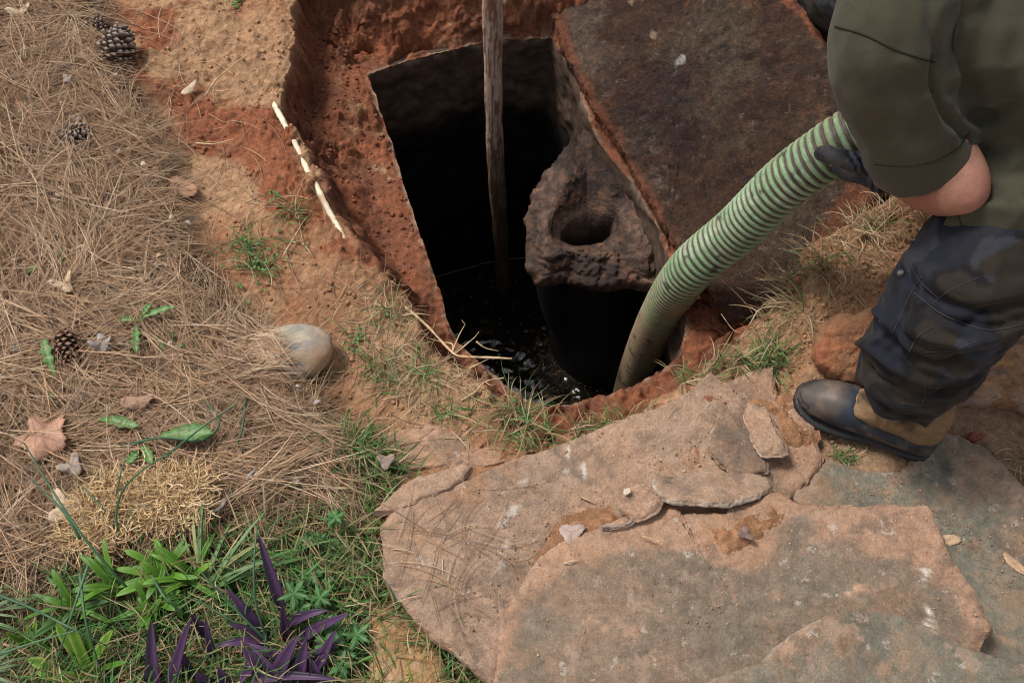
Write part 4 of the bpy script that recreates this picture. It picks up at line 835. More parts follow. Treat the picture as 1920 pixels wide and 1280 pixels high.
def plant(name, label, cat, base, leaves, matl=M_leaf, stem=None, lname='leaf', group=None):
    bp = zg(*base); r = thing(name, label, cat, bp, group)
    for i, lf in enumerate(leaves):
        kw = dict(lf); bx = kw.pop('b', None); bz = kw.pop('bz', .004); tp = kw.pop('t'); tz = kw.pop('z'); cf = kw.pop('c')
        b_ = bp + [0, 0, bz] if bx is None else P(bx[0], bx[1], bp[2] + bz); t_ = P(tp[0], tp[1], bp[2] + tz)
        V, F, s, u = leafgeo(b_, t_, **kw, seed=i); obj(lname, V, F, matl, r, cf(s, u, V))
    return r
def col_plain(c, mid=None):
    c = np.array(c)
    def f(s, u, V):
        o = np.tile(c, (len(s), 1)) * (1 + .15 * fbm(V, 30, 3, int(rng.integers(999))))[:, None]
        if mid is not None: o = mixc(o, np.array(mid), np.exp(-(u / .16) ** 2) * .7)
        return o
    return f
PUR = (.075, .032, .09); PUR2 = (.028, .020, .036); PUR3 = (.14, .06, .16)
def col_pur(k=0):
    def f(s, u, V):
        o = np.tile(C(*PUR), (len(s), 1)); o = mixc(o, C(*PUR2), sstep(-.2, .6, u * (1 if k % 2 else -1) + .4 * fbm(V, 25, 3, 920 + k))); o = mixc(o, C(*PUR3), .6 * np.exp(-((u - .35) / .3) ** 2) * sstep(0, .4, s)); return o
    return f
def PL(b, t, z, w, arch=.12, k=0, fold=.55, **kw): return dict(b=b, t=t, z=z, width=w * 1.15, arch=arch, c=col_pur(k), fold=fold, shape=lance, **kw)
plant('purple_heart', 'larger purple spiky plant with one tall upright leaf among the grass', 'plant', (535, 1210), [
    PL((530, 1140), (484, 1000), .12, .020, .02, 0, bz=.03), PL((500, 1190), (424, 1102), .09, .019, .10, 1, bz=.02), PL((540, 1170), (616, 1143), .07, .020, .14, 2, bz=.03), PL((500, 1200), (404, 1212), .05, .018, .15, 3, bz=.03),
    PL((505, 1195), (428, 1168), .07, .016, .08, 1, bz=.02), PL((560, 1200), (655, 1150), .08, .022, .05, 5, bz=.02), PL((520, 1270), (560, 1190), .07, .028, .08, 1, bz=.02), PL((560, 1280), (575, 1200), .08, .026, .05, 0, bz=.02),
    PL((590, 1270), (630, 1180), .07, .024, .05, 3, bz=.02), PL((560, 1250), (610, 1270), .05, .024, .1, 5, bz=.02), PL((470, 1270), (520, 1275), .05, .022, .1, 2, bz=.02), PL((480, 1240), (450, 1280), .04, .022, .1, 1, bz=.02),
    PL((540, 1200), (530, 1130), .10, .018, .03, 1, bz=.01), PL((500, 1260), (455, 1215), .05, .026, .06, 5, bz=.02), PL((600, 1290), (585, 1235), .07, .026, .03, 2, bz=.02), PL((520, 1290), (470, 1262), .05, .024, .06, 3)] + [PL((float(rng.uniform(480, 600)), float(rng.uniform(1215, 1300))), (float(rng.uniform(430, 660)), float(rng.uniform(1180, 1285))), .05, .018, .12, int(i)) for i in range(10)])
plant('purple_heart', 'smaller purple plant at the bottom edge with two broad pointed leaves', 'plant', (330, 1290), [
    PL((290, 1300), (284, 1160), .10, .026, .02, 0, bz=.01), PL((320, 1300), (358, 1160), .11, .022, .05, 1, bz=.01), PL((390, 1190), (358, 1150), .08, .018, .04, 2, bz=.03), PL((400, 1230), (385, 1160), .08, .014, .03, 5, bz=.02),
    PL((360, 1270), (345, 1225), .06, .022, .06, 1, bz=.01), PL((400, 1290), (365, 1260), .05, .024, .08, 3, bz=.01), PL((430, 1290), (410, 1250), .05, .022, .08, 5, bz=.01)])
LIR = (.09, .22, .02); LIR2 = (.14, .31, .03); YEL = (.38, .42, .08); VARI = (.30, .36, .20)
def col_lir(c=LIR, e=None, w=.25):
    def f(s, u, V):
        o = np.tile(C(*c), (len(s), 1)) * (1 + .12 * fbm(V, 30, 3, 930))[:, None]; o = mixc(o, C(*c) * .7, np.exp(-(u / .1) ** 2) * .5)
        if e is not None: o = mixc(o, C(*e), sstep(1 - w - .12, 1 - w + .12, np.abs(u)))
        return o
    return f
def tuft(name, label, base, n, lens, w, cfs, cat='plant', spread=(0, 6.28), el=(.3, 1.0), droop=.25, shape=strap, fold=.3):
    bp = zg(*base) + [0, 0, .022]; r = thing(name, label, cat, bp)
    for i in range(n):
        a = rng.uniform(*spread); e_ = rng.uniform(*el); L = rng.uniform(*lens) * 1.25; b_ = bp + [rng.normal(0, .006), rng.normal(0, .006), .002]
        t_ = b_ + L * np.array([math.cos(a) * math.cos(e_), math.sin(a) * math.cos(e_), math.sin(e_) * .8]); ww = rng.uniform(*w); L = L * 1.15
        V, F, s, u = leafgeo(b_, t_, ww, .10, shape, fold, rng.uniform(-.4, .4), seed=i, droop=droop * rng.uniform(.3, 1)); obj('leaf', V, F, M_leaf, r, cfs[i % len(cfs)](s, u, V))
    return r
tuft('green_lilyturf', 'bright green broad bladed tuft left of the pale shavings edge', (235, 1110), 15, (.05, .09), (.009, .013), [col_lir(), col_lir(LIR2)], spread=(1.6, 4.2))
tuft('green_lilyturf', 'bright green broad bladed tuft just below the pale shavings', (320, 1090), 16, (.045, .085), (.009, .013), [col_lir(), col_lir(LIR2)], spread=(0, 6.28))
tuft('green_lilyturf', 'green bladed tuft directly above the smaller purple plant', (300, 1150), 12, (.04, .075), (.009, .012), [col_lir(), col_lir(LIR)])
tuft('green_lilyturf', 'green bladed tuft between the shavings and the tall purple leaf', (370, 1095), 12, (.045, .085), (.007, .011), [col_lir(), col_lir(LIR2)])
tuft('green_lilyturf', 'dark green tuft left of the yellow edged leaves', (160, 1150), 12, (.045, .08), (.007, .011), [col_lir(), col_lir((.06, .15, .03))])  # every second leaf in a darker green
plant('yellow_edged_lilyturf', 'yellow edged lilyturf with broad arching leaves near the bottom left corner', 'plant', (170, 1262), [
    dict(b=(168, 1262), t=(105, 1165), z=.08, width=.017, arch=.06, shape=strap, c=col_lir(LIR2, YEL)), dict(b=(172, 1264), t=(132, 1168), z=.09, width=.018, arch=.05, shape=strap, c=col_lir(LIR2, YEL)),
    dict(b=(165, 1262), t=(212, 1180), z=.08, width=.017, arch=.05, shape=strap, c=col_lir(LIR2, YEL)), dict(b=(150, 1268), t=(50, 1235), z=.05, width=.018, arch=.1, shape=strap, c=col_lir(LIR2, YEL)),
    dict(b=(160, 1275), t=(68, 1260), z=.04, width=.018, arch=.08, shape=strap, c=col_lir(LIR2, YEL)), dict(b=(175, 1260), t=(240, 1240), z=.05, width=.010, arch=.08, shape=strap, c=col_lir(LIR)), dict(b=(170, 1260), t=(165, 1175), z=.08, width=.010, arch=.03, shape=strap, c=col_lir(LIR))])
plant('yellow_edged_lilyturf', 'small yellow edged lilyturf at the left edge of the grass', 'plant', (65, 1220), [
    dict(b=(66, 1220), t=(68, 1160), z=.06, width=.010, arch=.05, shape=strap, c=col_lir(LIR2, YEL)), dict(b=(60, 1215), t=(12, 1185), z=.06, width=.009, arch=.08, shape=strap, c=col_lir(LIR2, YEL)), dict(b=(62, 1218), t=(52, 1168), z=.06, width=.006, arch=.05, shape=strap, c=col_lir(LIR2, YEL)),
    dict(b=(60, 1216), t=(36, 1180), z=.06, width=.006, arch=.05, shape=strap, c=col_lir(LIR2))])
tuft('variegated_sedge', 'cream and green striped sedge at the far left of the grass, the upper clump', (-25, 1165), 20, (.06, .09), (.003, .0048), [col_lir((.12, .22, .08), VARI, .45)], spread=(-.5, 1.1), el=(.25, .8), droop=.75)
tuft('variegated_sedge', 'cream and green striped sedge in the bottom left corner, the lower clump', (-30, 1275), 20, (.06, .09), (.003, .0048), [col_lir((.12, .22, .08), VARI, .45)], spread=(-.6, .9), el=(.2, .8), droop=.75)
tuft('strap_leaved_plant', 'clump of long pale green strap leaves behind the tall purple leaf', (395, 1110), 22, (.09, .15), (.004, .007), [col_lir((.16, .26, .10)), col_lir((.10, .2, .06)), col_lir((.34, .36, .14))], spread=(.2, 2.2), el=(.1, .6), droop=.15)
# wild geranium style lobed leaves
def lobed(cx, cy, z, r, cols, rot, parent, lobes=5, deep=.55, m=80):
    c0 = P(cx, cy, z); a = np.linspace(0, 2 * np.pi, m, endpoint=False); rad = 1.15 * r * (1 - deep * (.5 - .5 * np.cos(lobes * a)) ** 1.3) * (1 + .22 * np.cos(lobes * 3 * a)); V = [c0]
    for f in (.35, .7, 1.0): V += list(np.c_[c0[0] + f * rad * np.cos(a + rot), c0[1] + f * rad * np.sin(a + rot), c0[2] + .12 * r * f * np.cos(lobes * a) + .05 * r * f * np.sin(a * 2 + rot)])
    V = np.array(V); k = np.arange(m); F = [np.stack([np.zeros(m, int), 1 + k, 1 + (k + 1) % m], -1), np.vstack([np.stack([1 + o * m + k, 1 + (o + 1) * m + k, 1 + (o + 1) * m + (k + 1) % m, 1 + o * m + (k + 1) % m], -1) for o in (0, 1)])]
    V2 = V - [0, 0, .0006]; n0 = len(V); F = [np.vstack([F[0], F[0][:, ::-1] + n0]), np.vstack([F[1], F[1][:, ::-1] + n0, np.stack([1 + 2 * m + k, 1 + 2 * m + k + n0, 1 + 2 * m + (k + 1) % m + n0, 1 + 2 * m + (k + 1) % m], -1)])]
    obj('leaf', np.vstack([V, V2]), F, M_leaf, parent, np.tile(C(*cols), (2 * n0, 1)) * (1 + .15 * fbm(np.vstack([V, V2]), 40, 2, 5))[:, None])
g = None
for lb, base, spots in (('feathery lobed weed with five fingered leaves right of the tall purple leaf', (590, 1110), [(555, 1080, .03, .017), (585, 1078, .04, .019), (552, 1112, .05, .022), (600, 1120, .05, .018), (562, 1140, .04, .018), (612, 1096, .03, .015), (575, 1100, .02, .015)]),
                      ('low lobed weed at the bottom edge below the purple plant leaves', (640, 1200), [(602, 1165, .04, .018), (628, 1185, .05, .022), (612, 1205, .05, .022), (670, 1188, .05, .020), (650, 1220, .04, .018), (640, 1245, .04, .02), (600, 1190, .02, .015)]),
                      ('pale lobed sprig with a rounded top leaf at the edge of the mulch', (625, 1000), [(622, 972, .06, .014), (630, 968, .07, .013), (600, 1010, .03, .012), (575, 1012, .03, .012), (545, 1050, .03, .010), (560, 1020, .02, .010)]),
                      ('small lobed weed growing against the left rim of the largest flagstone', (745, 1055), [(745, 1045, .05, .012), (755, 1030, .05, .011), (735, 1060, .05, .012), (722, 1045, .04, .010)])):
    bp = zg(*base); r = thing('lobed_weed', lb, 'weed', bp)
    for (x, y, z, rad) in spots:
        lobed(x, y, bp[2] + z, rad, (.07, .18, .05), rng.uniform(0, 6), r, 5, .48)
        Vs, Fs = tube(spline([bp, (bp + P(x, y, bp[2] + z)) / 2 + [0, 0, .01], P(x, y, bp[2] + z)], 6), .0008, 5, False); obj('stem', Vs, Fs, M_leaf, r, C(.1, .2, .06))
# dandelion leaves in the mulch
DAN = (.10, .22, .05)
def dan(label, base, lv, cat='weed'):
    plant('dandelion', label, cat, base, [dict(b=b, t=t, z=z, bz=bz, width=w, arch=a, c=col_plain(DAN, (.24, .36, .14)), shape=serr(k, d), fold=.25, wav=.0018, n=26) for (b, t, z, bz, w, a, k, d) in lv])
dan('dandelion with three short leaves in the upper left mulch', (90, 495), [((88, 500), (38, 514), .035, .03, .016, .08, 22, .35), ((88, 496), (120, 466), .04, .03, .014, .08, 20, .4), ((90, 498), (130, 488), .035, .03, .016, .06, 20, .4)])
dan('dandelion with crossing leaves at the middle of the mulch', (262, 600), [((258, 604), (330, 574), .05, .03, .016, .10, 24, .4), ((262, 602), (222, 600), .035, .03, .016, .08, 24, .4), ((258, 604), (256, 662), .04, .032, .020, .08, 26, .45), ((262, 600), (285, 568), .05, .03, .014, .08, 20, .3)])
dan('single wavy dandelion leaf left of the lower pine cone', (104, 705), [((106, 712), (82, 634), .045, .028, .026, .10, 26, .45), ((96, 750), (98, 732), .035, .028, .018, .05, 20, .1)])
dan('wilted dandelion sprig right of the grey leaf scrap', (310, 650), [((300, 640), (288, 628), .035, .03, .012, .05, 20, .4), ((310, 668), (302, 640), .035, .028, .012, .1, 22, .4), ((325, 640), (322, 622), .04, .03, .010, .1, 22, .4), ((330, 652), (346, 646), .035, .03, .012, .1, 22, .3)])
dan('broad toothed dandelion leaf below the middle of the mulch', (310, 820), [((300, 818), (402, 812), .06, .04, .040, .06, 36, .30), ((262, 840), (240, 870), .045, .03, .020, .06, 30, .3), ((270, 830), (285, 870), .045, .03, .020, .06, 30, .3)])
dan('dandelion with one arrow shaped leaf above the pale shavings', (180, 785), [((175, 785), (262, 800), .055, .035, .024, .08, 26, .35)])
# creeping weed on soil
for lb, cx, cy, n, sp in (('creeping small leaved weed on sandy soil beside the mulch', 485, 500, 60, .035), ('small leaved green weed on the clay beside the river stone', 670, 640, 26, .025), ('tiny green weed in the soil by the cream pipe', 515, 372, 9, .010), ('bright green seedling at the tip of the pit', 982, 785, 16, .018), ('small green plant at the top edge of the soil', 445, 8, 24, .014), ('small green clover patch by the dark flagstone gap', 1425, 700, 14, .016)):
    bp = zg(cx, cy); r = thing('creeping_weed', lb, 'weed', bp)
    parts = []
    for i in range(n):
        a = rng.uniform(0, 6.28); rd = abs(rng.normal(0, sp)); b_ = bp + [rd * math.cos(a), rd * math.sin(a) * 1.4, 0]; b_[2] = zat(b_[0], b_[1])[0] + rng.uniform(.006, .018); a2 = rng.uniform(0, 6.28); l = rng.uniform(.006, .012)
        V, F, s, u = leafgeo(b_, b_ + [l * math.cos(a2), l * math.sin(a2), rng.uniform(-.001, .004)], l * .55, .1, None, .2, n=6, m=3); parts.append((V, F, np.array([.12, .24, .06]) * rng.uniform(.7, 1.25)))
    V, F, c_ = merge(parts); obj('leaves', V, F, M_leaf, r, c_, kind='stuff')
    st = [tube(spline([bp, bp + [rng.normal(0, sp * .7), rng.normal(0, sp), .008], bp + [rng.normal(0, sp * 1.3), rng.normal(0, sp * 1.6), .008]], 8), .0008, 4, False) for _ in range(max(2, n // 8))]
    V, F, _ = merge(st); obj('stem', V, F, M_leaf, r, C(.16, .2, .07))
# wild onion
def onion(label, stems, base):
    r = thing('wild_onion', label, 'wild onion', zg(*base))
    for pts in stems:
        C3 = spline([P(x, y, z) for x, y, z in pts], 24); V, F = tube(C3, np.linspace(.0027, .0012, 24), 6, True); obj('leaf', V, F, M_leaf, r, mixc(np.tile(C(.06, .14, .07), (len(V), 1)), C(.10, .20, .10), sstep(-.3, .5, fbm(V, 30, 3, 950))))
onion('long dark wild onion blade sweeping from the upper left over the shavings', [[(255, 1120, .03), (210, 1070, .09), (160, 1010, .13), (105, 930, .15), (45, 830, .14)], [(150, 1010, .10), (120, 960, .13), (60, 900, .13)]], (255, 1120))
onion('forked wild onion rising from the pale shavings', [[(232, 1022, .02), (222, 1000, .05), (218, 960, .08), (230, 920, .10), (262, 885, .12), (325, 842, .14)], [(230, 1020, .02), (218, 990, .05), (190, 950, .07), (155, 912, .08)], [(220, 990, .04), (217, 940, .06), (228, 880, .08), (235, 862, .08)], [(224, 940, .05), (290, 918, .06), (370, 890, .05)]], (232, 1022))
onion('crossing wild onion blades over the yellow edged lilyturf', [[(0, 1116, .09), (60, 1140, .10), (130, 1175, .11), (200, 1210, .08)], [(0, 1226, .07), (60, 1205, .10), (140, 1182, .12)], [(165, 1060, .11), (135, 1150, .10), (112, 1220, .06), (100, 1262, .02)], [(150, 1075, .10), (160, 1160, .11), (180, 1230, .07), (198, 1290, .02)], [(285, 1080, .06), (310, 1120, .08), (345, 1150, .05)]], (150, 1240))
onion('upright wild onion blades in front of the tall purple leaf', [[(505, 1215, .02), (480, 1130, .10), (476, 1060, .14), (482, 985, .15)], [(510, 1210, .02), (440, 1140, .08), (375, 1070, .12)], [(500, 1200, .02), (430, 1160, .06), (365, 1120, .08)], [(480, 1190, .02), (460, 1150, .06), (478, 1100, .09)]], (505, 1215))
onion('looping wild onion blades around the broad toothed leaf', [[(280, 880, .03), (330, 840, .08), (380, 800, .10), (445, 756, .09)], [(225, 838, .04), (300, 820, .08), (380, 825, .08), (412, 790, .07), (380, 750, .06), (350, 735, .04)], [(460, 740, .05), (455, 800, .07), (440, 840, .05), (420, 862, .03)]], (300, 860))

# --- fallen leaves
def dead_leaf(label, cx, cy, r, rot, cols, lobes=5, deep=.35, z=None, curl=.25, m=64, elong=1.0):
    c0 = zg(cx, cy) if z is None else P(cx, cy, z); c0 = c0 + ([0, 0, .042] if z is None else [0, 0, 0]); a = np.linspace(0, 2 * np.pi, m, endpoint=False)
    rad = r * (1 - deep * (.5 - .5 * np.cos(lobes * a)) ** .8) * (1 + .05 * np.sin(a * 17) + .04 * np.sin(a * 29 + 1)); V = [c0 + [0, 0, 0]]
    for f in (.25, .5, .75, 1.0):
        x = f * rad * np.cos(a) * elong; y = f * rad * np.sin(a); zz3 = curl * r * f ** 2 * (.6 * np.cos(2 * a + rot) + .5 * np.cos(lobes * a)) + .1 * r * f * np.sin(3 * a + cx)
        V += list(np.c_[c0[0] + x * np.cos(rot) - y * np.sin(rot), c0[1] + x * np.sin(rot) + y * np.cos(rot), c0[2] + zz3])
    V = np.array(V); k = np.arange(m); T3 = np.stack([np.zeros(m, int), 1 + k, 1 + (k + 1) % m], -1); Q = np.vstack([np.stack([1 + o * m + k, 1 + (o + 1) * m + k, 1 + (o + 1) * m + (k + 1) % m, 1 + o * m + (k + 1) % m], -1) for o in (0, 1, 2)])
    n0 = len(V); V2 = V - [0, 0, .0008]; F = [np.vstack([T3, T3[:, ::-1] + n0]), np.vstack([Q, Q[:, ::-1] + n0, np.stack([1 + 3 * m + k, 1 + 3 * m + k + n0, 1 + 3 * m + (k + 1) % m + n0, 1 + 3 * m + (k + 1) % m], -1)])]
    W = np.vstack([V, V2]); aa = np.r_[0, np.tile(a, 4)]; aa = np.r_[aa, aa]; c_ = np.tile(C(*cols), (2 * n0, 1)); c_ = mixc(c_, C(*cols) * .65, .7 * np.exp(-(((np.mod(aa * lobes + np.pi, 2 * np.pi) - np.pi) / .25)) ** 2)); c_ = c_ * (1 + .2 * fbm(W, 45, 3, 961))[:, None]
    obj('fallen_leaf', W, F, M_dry, None, c_, label=label, cat='leaf')
dead_leaf('large lobed brown leaf lying at the left side of the mulch', 98, 835, .050, .9, (.45, .25, .17), 5, .30, curl=.18)
dead_leaf('pale curled leaf beside the pale shavings', 135, 965, .030, 2.2, (.55, .42, .30), 3, .5, curl=.35, elong=1.3)
dead_leaf('pale tan curled leaf in the middle left of the mulch', 135, 552, .026, 1.2, (.52, .38, .25), 3, .5, curl=.5)
dead_leaf('cream leaf scrap near the top left corner', 50, 45, .020, .4, (.58, .46, .32), 2, .4, curl=.5, elong=1.4)
dead_leaf('silver grey crumpled leaf right of the lower pine cone', 205, 662, .022, .4, (.36, .33, .31), 4, .3, curl=.6)
dead_leaf('grey leaf scrap below the middle of the pale shavings edge', 150, 888, .024, 1.4, (.32, .26, .22), 3, .4, curl=.5)
dead_leaf('reddish brown leaf half buried at the pale shavings rim', 272, 770, .020, .2, (.36, .22, .15), 2, .3, curl=.4, elong=1.5)
dead_leaf('small dark leaf in the pale shavings', 285, 1005, .012, 1.0, (.16, .10, .07), 3, .5, curl=.4)
dead_leaf('grey brown leaf piece lying on the largest flagstone', 1072, 998, .021, .5, (.40, .30, .25), 3, .35, z=.083, curl=.15, elong=1.2)
dead_leaf('curled grey leaf on the soil at the end of the mulch near the wedge', 728, 880, .018, .5, (.30, .22, .18), 3, .4, curl=.4)
dead_leaf('tan leaf sliver on soil below the upper pine cone', 355, 165, .016, 1.1, (.50, .38, .25), 2, .4, curl=.3, elong=1.6, z=.02)
dead_leaf('grey leaf scrap in the upper mulch', 140, 172, .012, .3, (.38, .33, .30), 3, .4, curl=.5)
dead_leaf('small dead leaf on the grey green stone beside the broad flagstone', 1776, 1012, .014, .1, (.46, .32, .20), 2, .3, z=.026, curl=.1, elong=1.8)
dead_leaf('thin tan seed wing on the grey green stone by the right edge', 1902, 1056, .012, -.9, (.50, .32, .20), 2, .3, z=.026, curl=.1, elong=2.0)
dead_leaf('purplish leaf shreds on the soil below the oblong slab', 1398, 1000, .013, -.7, (.20, .13, .11), 3, .5, z=.100, curl=.2, elong=1.3)
dead_leaf('pinkish sheet of bark half buried in the needles above the stone', 345, 350, .026, -.6, (.36, .20, .12), 2, .25, z=.018, curl=.15, elong=1.4)
# small litter crumbs in mulch
n = 420; q = scatter_in(NPOL, n); parts = []
for i in range(n):
    x, y = q[i]; p = np.array([x, y, zat(x, y)[0] + .022 + rng.uniform(0, .012)]); a = rng.uniform(0, 6.28); l = rng.uniform(.006, .016)
    V, F, s, u = leafgeo(p, p + [l * math.cos(a), l * math.sin(a), rng.normal(0, .3) * l], l * .7, .15, None, .4, rng.uniform(-.6, .6), n=5, m=3); parts.append((V, F, np.array([(.33, .28, .25), (.42, .27, .17), (.2, .13, .09), (.5, .4, .3)][rng.integers(4)])))
V, F, c_ = merge(parts); obj('leaf_litter', V, F, M_dry, None, c_, label='tiny grey and tan bark flakes mixed through the pine needles', cat='litter', kind='stuff')

# froth and scum specks on the liquid
q = np.vstack([scatter_in(poly([(850, 560), (1010, 480), (1030, 620), (1140, 740), (1020, 765), (940, 720)], WATER), 160), scatter_in(poly([(860, 640), (1060, 680), (1140, 740), (1020, 768), (940, 722)], WATER), 260)]); n = len(q); r_ = .0006 + .0018 * rng.random(n) ** 3
ico = np.array([(0, 0, 1), (.89, 0, .45), (.28, .85, .45), (-.72, .53, .45), (-.72, -.53, .45), (.28, -.85, .45), (.72, .53, -.45), (-.28, .85, -.45), (-.89, 0, -.45), (-.28, -.85, -.45), (.72, -.53, -.45), (0, 0, -1)]); icf = np.array([(0, 1, 2), (0, 2, 3), (0, 3, 4), (0, 4, 5), (0, 5, 1), (1, 6, 2), (2, 7, 3), (3, 8, 4), (4, 9, 5), (5, 10, 1), (6, 7, 2), (7, 8, 3), (8, 9, 4), (9, 10, 5), (10, 6, 1), (11, 7, 6), (11, 8, 7), (11, 9, 8), (11, 10, 9), (11, 6, 10)])
V = ico[None] * r_[:, None, None] * [1, 1, .6] + np.c_[q, np.full(n, WATER + .003)][:, None]; F = (np.arange(n)[:, None, None] * 12 + icf[None]).reshape(-1, 3)
obj('froth', V.reshape(-1, 3), F, mat('froth', rough=.25, var=0, bump=0, spec=.6), None, np.repeat(palette(n, [(.30, .24, .17), (.12, .07, .03), (.45, .4, .33)], .3), 12, 0), label='froth bubbles and floating specks on the dark tank liquid', cat='froth', kind='stuff')
# --- pine cones
bm_sc = None
def scale_mesh():
    # a cone scale pointing along +x: thin at the root, thick diamond tip
    P0 = [(0, -.10, 0), (0, .10, 0), (.6, -.26, .02), (.6, .26, .02), (1.0, -.30, .06), (1.0, .30, .06), (1.12, 0, .16), (1.0, 0, -.10), (.6, 0, -.06), (0, 0, -.05), (1.02, 0, .24)]
    V = np.array(P0); F3 = np.array([(4, 6, 7), (6, 5, 7), (4, 10, 6), (10, 5, 6), (0, 9, 8), (0, 8, 2), (9, 1, 8), (1, 3, 8), (2, 8, 7), (2, 7, 4), (8, 3, 7), (3, 5, 7), (2, 4, 10), (3, 10, 5), (2, 10, 3)]); F4 = np.array([(0, 2, 3, 1)])
    c = np.tile(C(.085, .05, .035), (11, 1)); c[[4, 5, 7]] = C(.22, .17, .14); c[[6, 10]] = C(.42, .36, .31)
    return mesh_data('scale', V, [F3, F4], M_cone, c, False)
SCM = scale_mesh(); SCD = SCM.copy(); a_ = SCD.attributes['Col']; b_ = np.empty(44, np.float32); a_.data.foreach_get('color', b_); b_ = b_.reshape(-1, 4); b_[:, :3] *= np.array([1.0, .72, .6]); a_.data.foreach_set('color', b_.ravel())
def cone(label, px, py, L, R, azim, elev, me=SCM, zoff=.02, N=95, open_=.9):
    p = zg(px, py) + [0, 0, zoff]; r = thing('pine_cone', label, 'pine cone', p)
    ax = np.array([math.cos(azim) * math.cos(elev), math.sin(azim) * math.cos(elev), math.sin(elev)]); s1 = np.cross(ax, [0, 0, 1.0]); s1 /= np.linalg.norm(s1); s2 = np.cross(ax, s1)
    V, F = ellips(p, (L * .46, R * .5, R * .5), np.array([ax, s1, s2]), 16, 10); obj('core', V, F, M_cone, r, C(.05, .03, .02))
    from mathutils import Matrix
    for i in range(N):
        t = (i + .5) / N; th_ = i * 2.39996; h = (t - .5) * L * .92; rr_ = R * (1 - (2 * t - 1) ** 2 * .75) ** .5 * (1.05 - .35 * t)
        rad = s1 * math.cos(th_) + s2 * math.sin(th_); tilt = open_ * (.25 + .9 * t); d = rad * math.cos(tilt) + ax * math.sin(tilt); up = ax * math.cos(tilt) - rad * math.sin(tilt); sd2 = np.cross(up, d)
        sc = rr_ * .62 * (1 + .15 * rng.normal()); o = bpy.data.objects.new('scale', me); COL.objects.link(o); o.parent = r
        b0 = ax * h + rad * rr_ * .42
        M_ = Matrix(((d[0] * sc, sd2[0] * sc, up[0] * sc, b0[0]), (d[1] * sc, sd2[1] * sc, up[1] * sc, b0[1]), (d[2] * sc, sd2[2] * sc, up[2] * sc, b0[2]), (0, 0, 0, 1))); o.matrix_local = M_
cone('large open grey pine cone where the mulch meets the clay', 230, 108, .092, .046, 1.3, .35, zoff=.03, N=110)
cone('small pine cone touching the large grey cone from above', 196, 62, .055, .024, 2.4, .1, zoff=.02, N=70)
cone('pine cone sunk in needles in the upper part of the mulch', 150, 275, .075, .036, .5, .2, zoff=.020, N=95)
cone('dark reddish pine cone lying in the lower mulch', 140, 662, .082, .034, -1.25, .1, SCD, .022, 100)
# --- twigs and roots
def stick(name, label, cat, pts, r, col, z=None, sides=8, br=(), mat_=M_root, noise=.0006):
    C3 = spline([(P(x, y, zz_ + 0.0) if z is None else P(x, y, z)) for x, y, zz_ in pts], max(10, len(pts) * 7))
    parts = [tube(C3, np.linspace(r, r * .55, len(C3)), sides, True, noise, 120, 3)]
    for b in br:
        Cb = spline([P(x, y, zz_) for x, y, zz_ in b], len(b) * 6); parts.append(tube(Cb, np.linspace(r * .6, r * .2, len(Cb)), 5, True, noise * .5, 150, 4))
    V, F, _ = merge(parts); c_ = mixc(np.tile(C(*col), (len(V), 1)), C(*col) * .55, sstep(0, .6, fbm(V, 60, 4, 971)))
    return obj(name, V, F, mat_, None, c_, label=label, cat=cat)
stick('twig', 'short pale lichen covered twig in the upper mulch', 'twig', [(105, 365, .055), (130, 370, .055), (172, 373, .055)], .0035, (.45, .38, .27), noise=.0012)
stick('twig', 'grey lichen crusted twig standing up beside the pale shavings', 'twig', [(445, 935, .03), (460, 905, .045), (470, 890, .055), (482, 876, .06)], .0045, (.36, .34, .32), noise=.0022)
stick('twig', 'curved grey twig right of the pale shavings', 'twig', [(380, 960, .045), (408, 955, .05), (425, 935, .05), (435, 905, .05), (440, 890, .045)], .0032, (.34, .30, .27), noise=.001)
stick('twig', 'dark stick at the top of the clay beside the mulch', 'twig', [(170, 20, .04), (210, 35, .035), (262, 50, .02)], .003, (.22, .15, .11))
stick('twig', 'light straw on the soil near the middle of the pipe', 'straw', [(365, 268, .03), (400, 270, .03), (440, 260, .025)], .0016, (.62, .45, .27))
stick('twig', 'short straw on the bare soil just below the mulch edge', 'straw', [(275, 284, .03), (318, 287, .03)], .0014, (.62, .48, .3))
stick('twig', 'curved straw on the broad flagstone near the soil', 'straw', [(1205, 1005, .095), (1222, 1010, .096), (1236, 1016, .095)], .0016, (.55, .38, .22))
stick('twig', 'pale straw on the soil at the tip of the broad flagstone', 'straw', [(1058, 1056, .086), (1068, 1053, .09), (1082, 1050, .088)], .0018, (.6, .45, .28))
stick('twig', 'short straw lying on the largest flagstone by the leaf', 'straw', [(1087, 930, .05), (1100, 936, .053), (1118, 944, .05)], .0016, (.5, .36, .2))
stick('twig', 'tiny straw at the left of the largest flagstone', 'straw', [(830, 1085, .048), (830, 1065, .052), (830, 1048, .05)], .0012, (.6, .48, .3))
stick('exposed_root', 'forked pale root jutting from the left pit edge over the tank', 'root', [(760, 575, .01), (800, 610, .012), (848, 660, .03), (870, 668, .04), (920, 670, .05), (960, 672, .05)], .0030, (.60, .42, .24),
      br=[[(852, 664, .03), (875, 645, .05), (890, 632, .06), (898, 622, .07)], [(848, 660, .03), (860, 630, .05), (872, 608, .06)], [(880, 690, .03), (905, 678, .04), (925, 668, .05)], [(848, 660, .03), (848, 645, .02), (825, 640, .01), (790, 630, .01)], [(893, 640, .06), (910, 652, .05), (935, 658, .04)], [(872, 608, .06), (866, 600, .07)]])
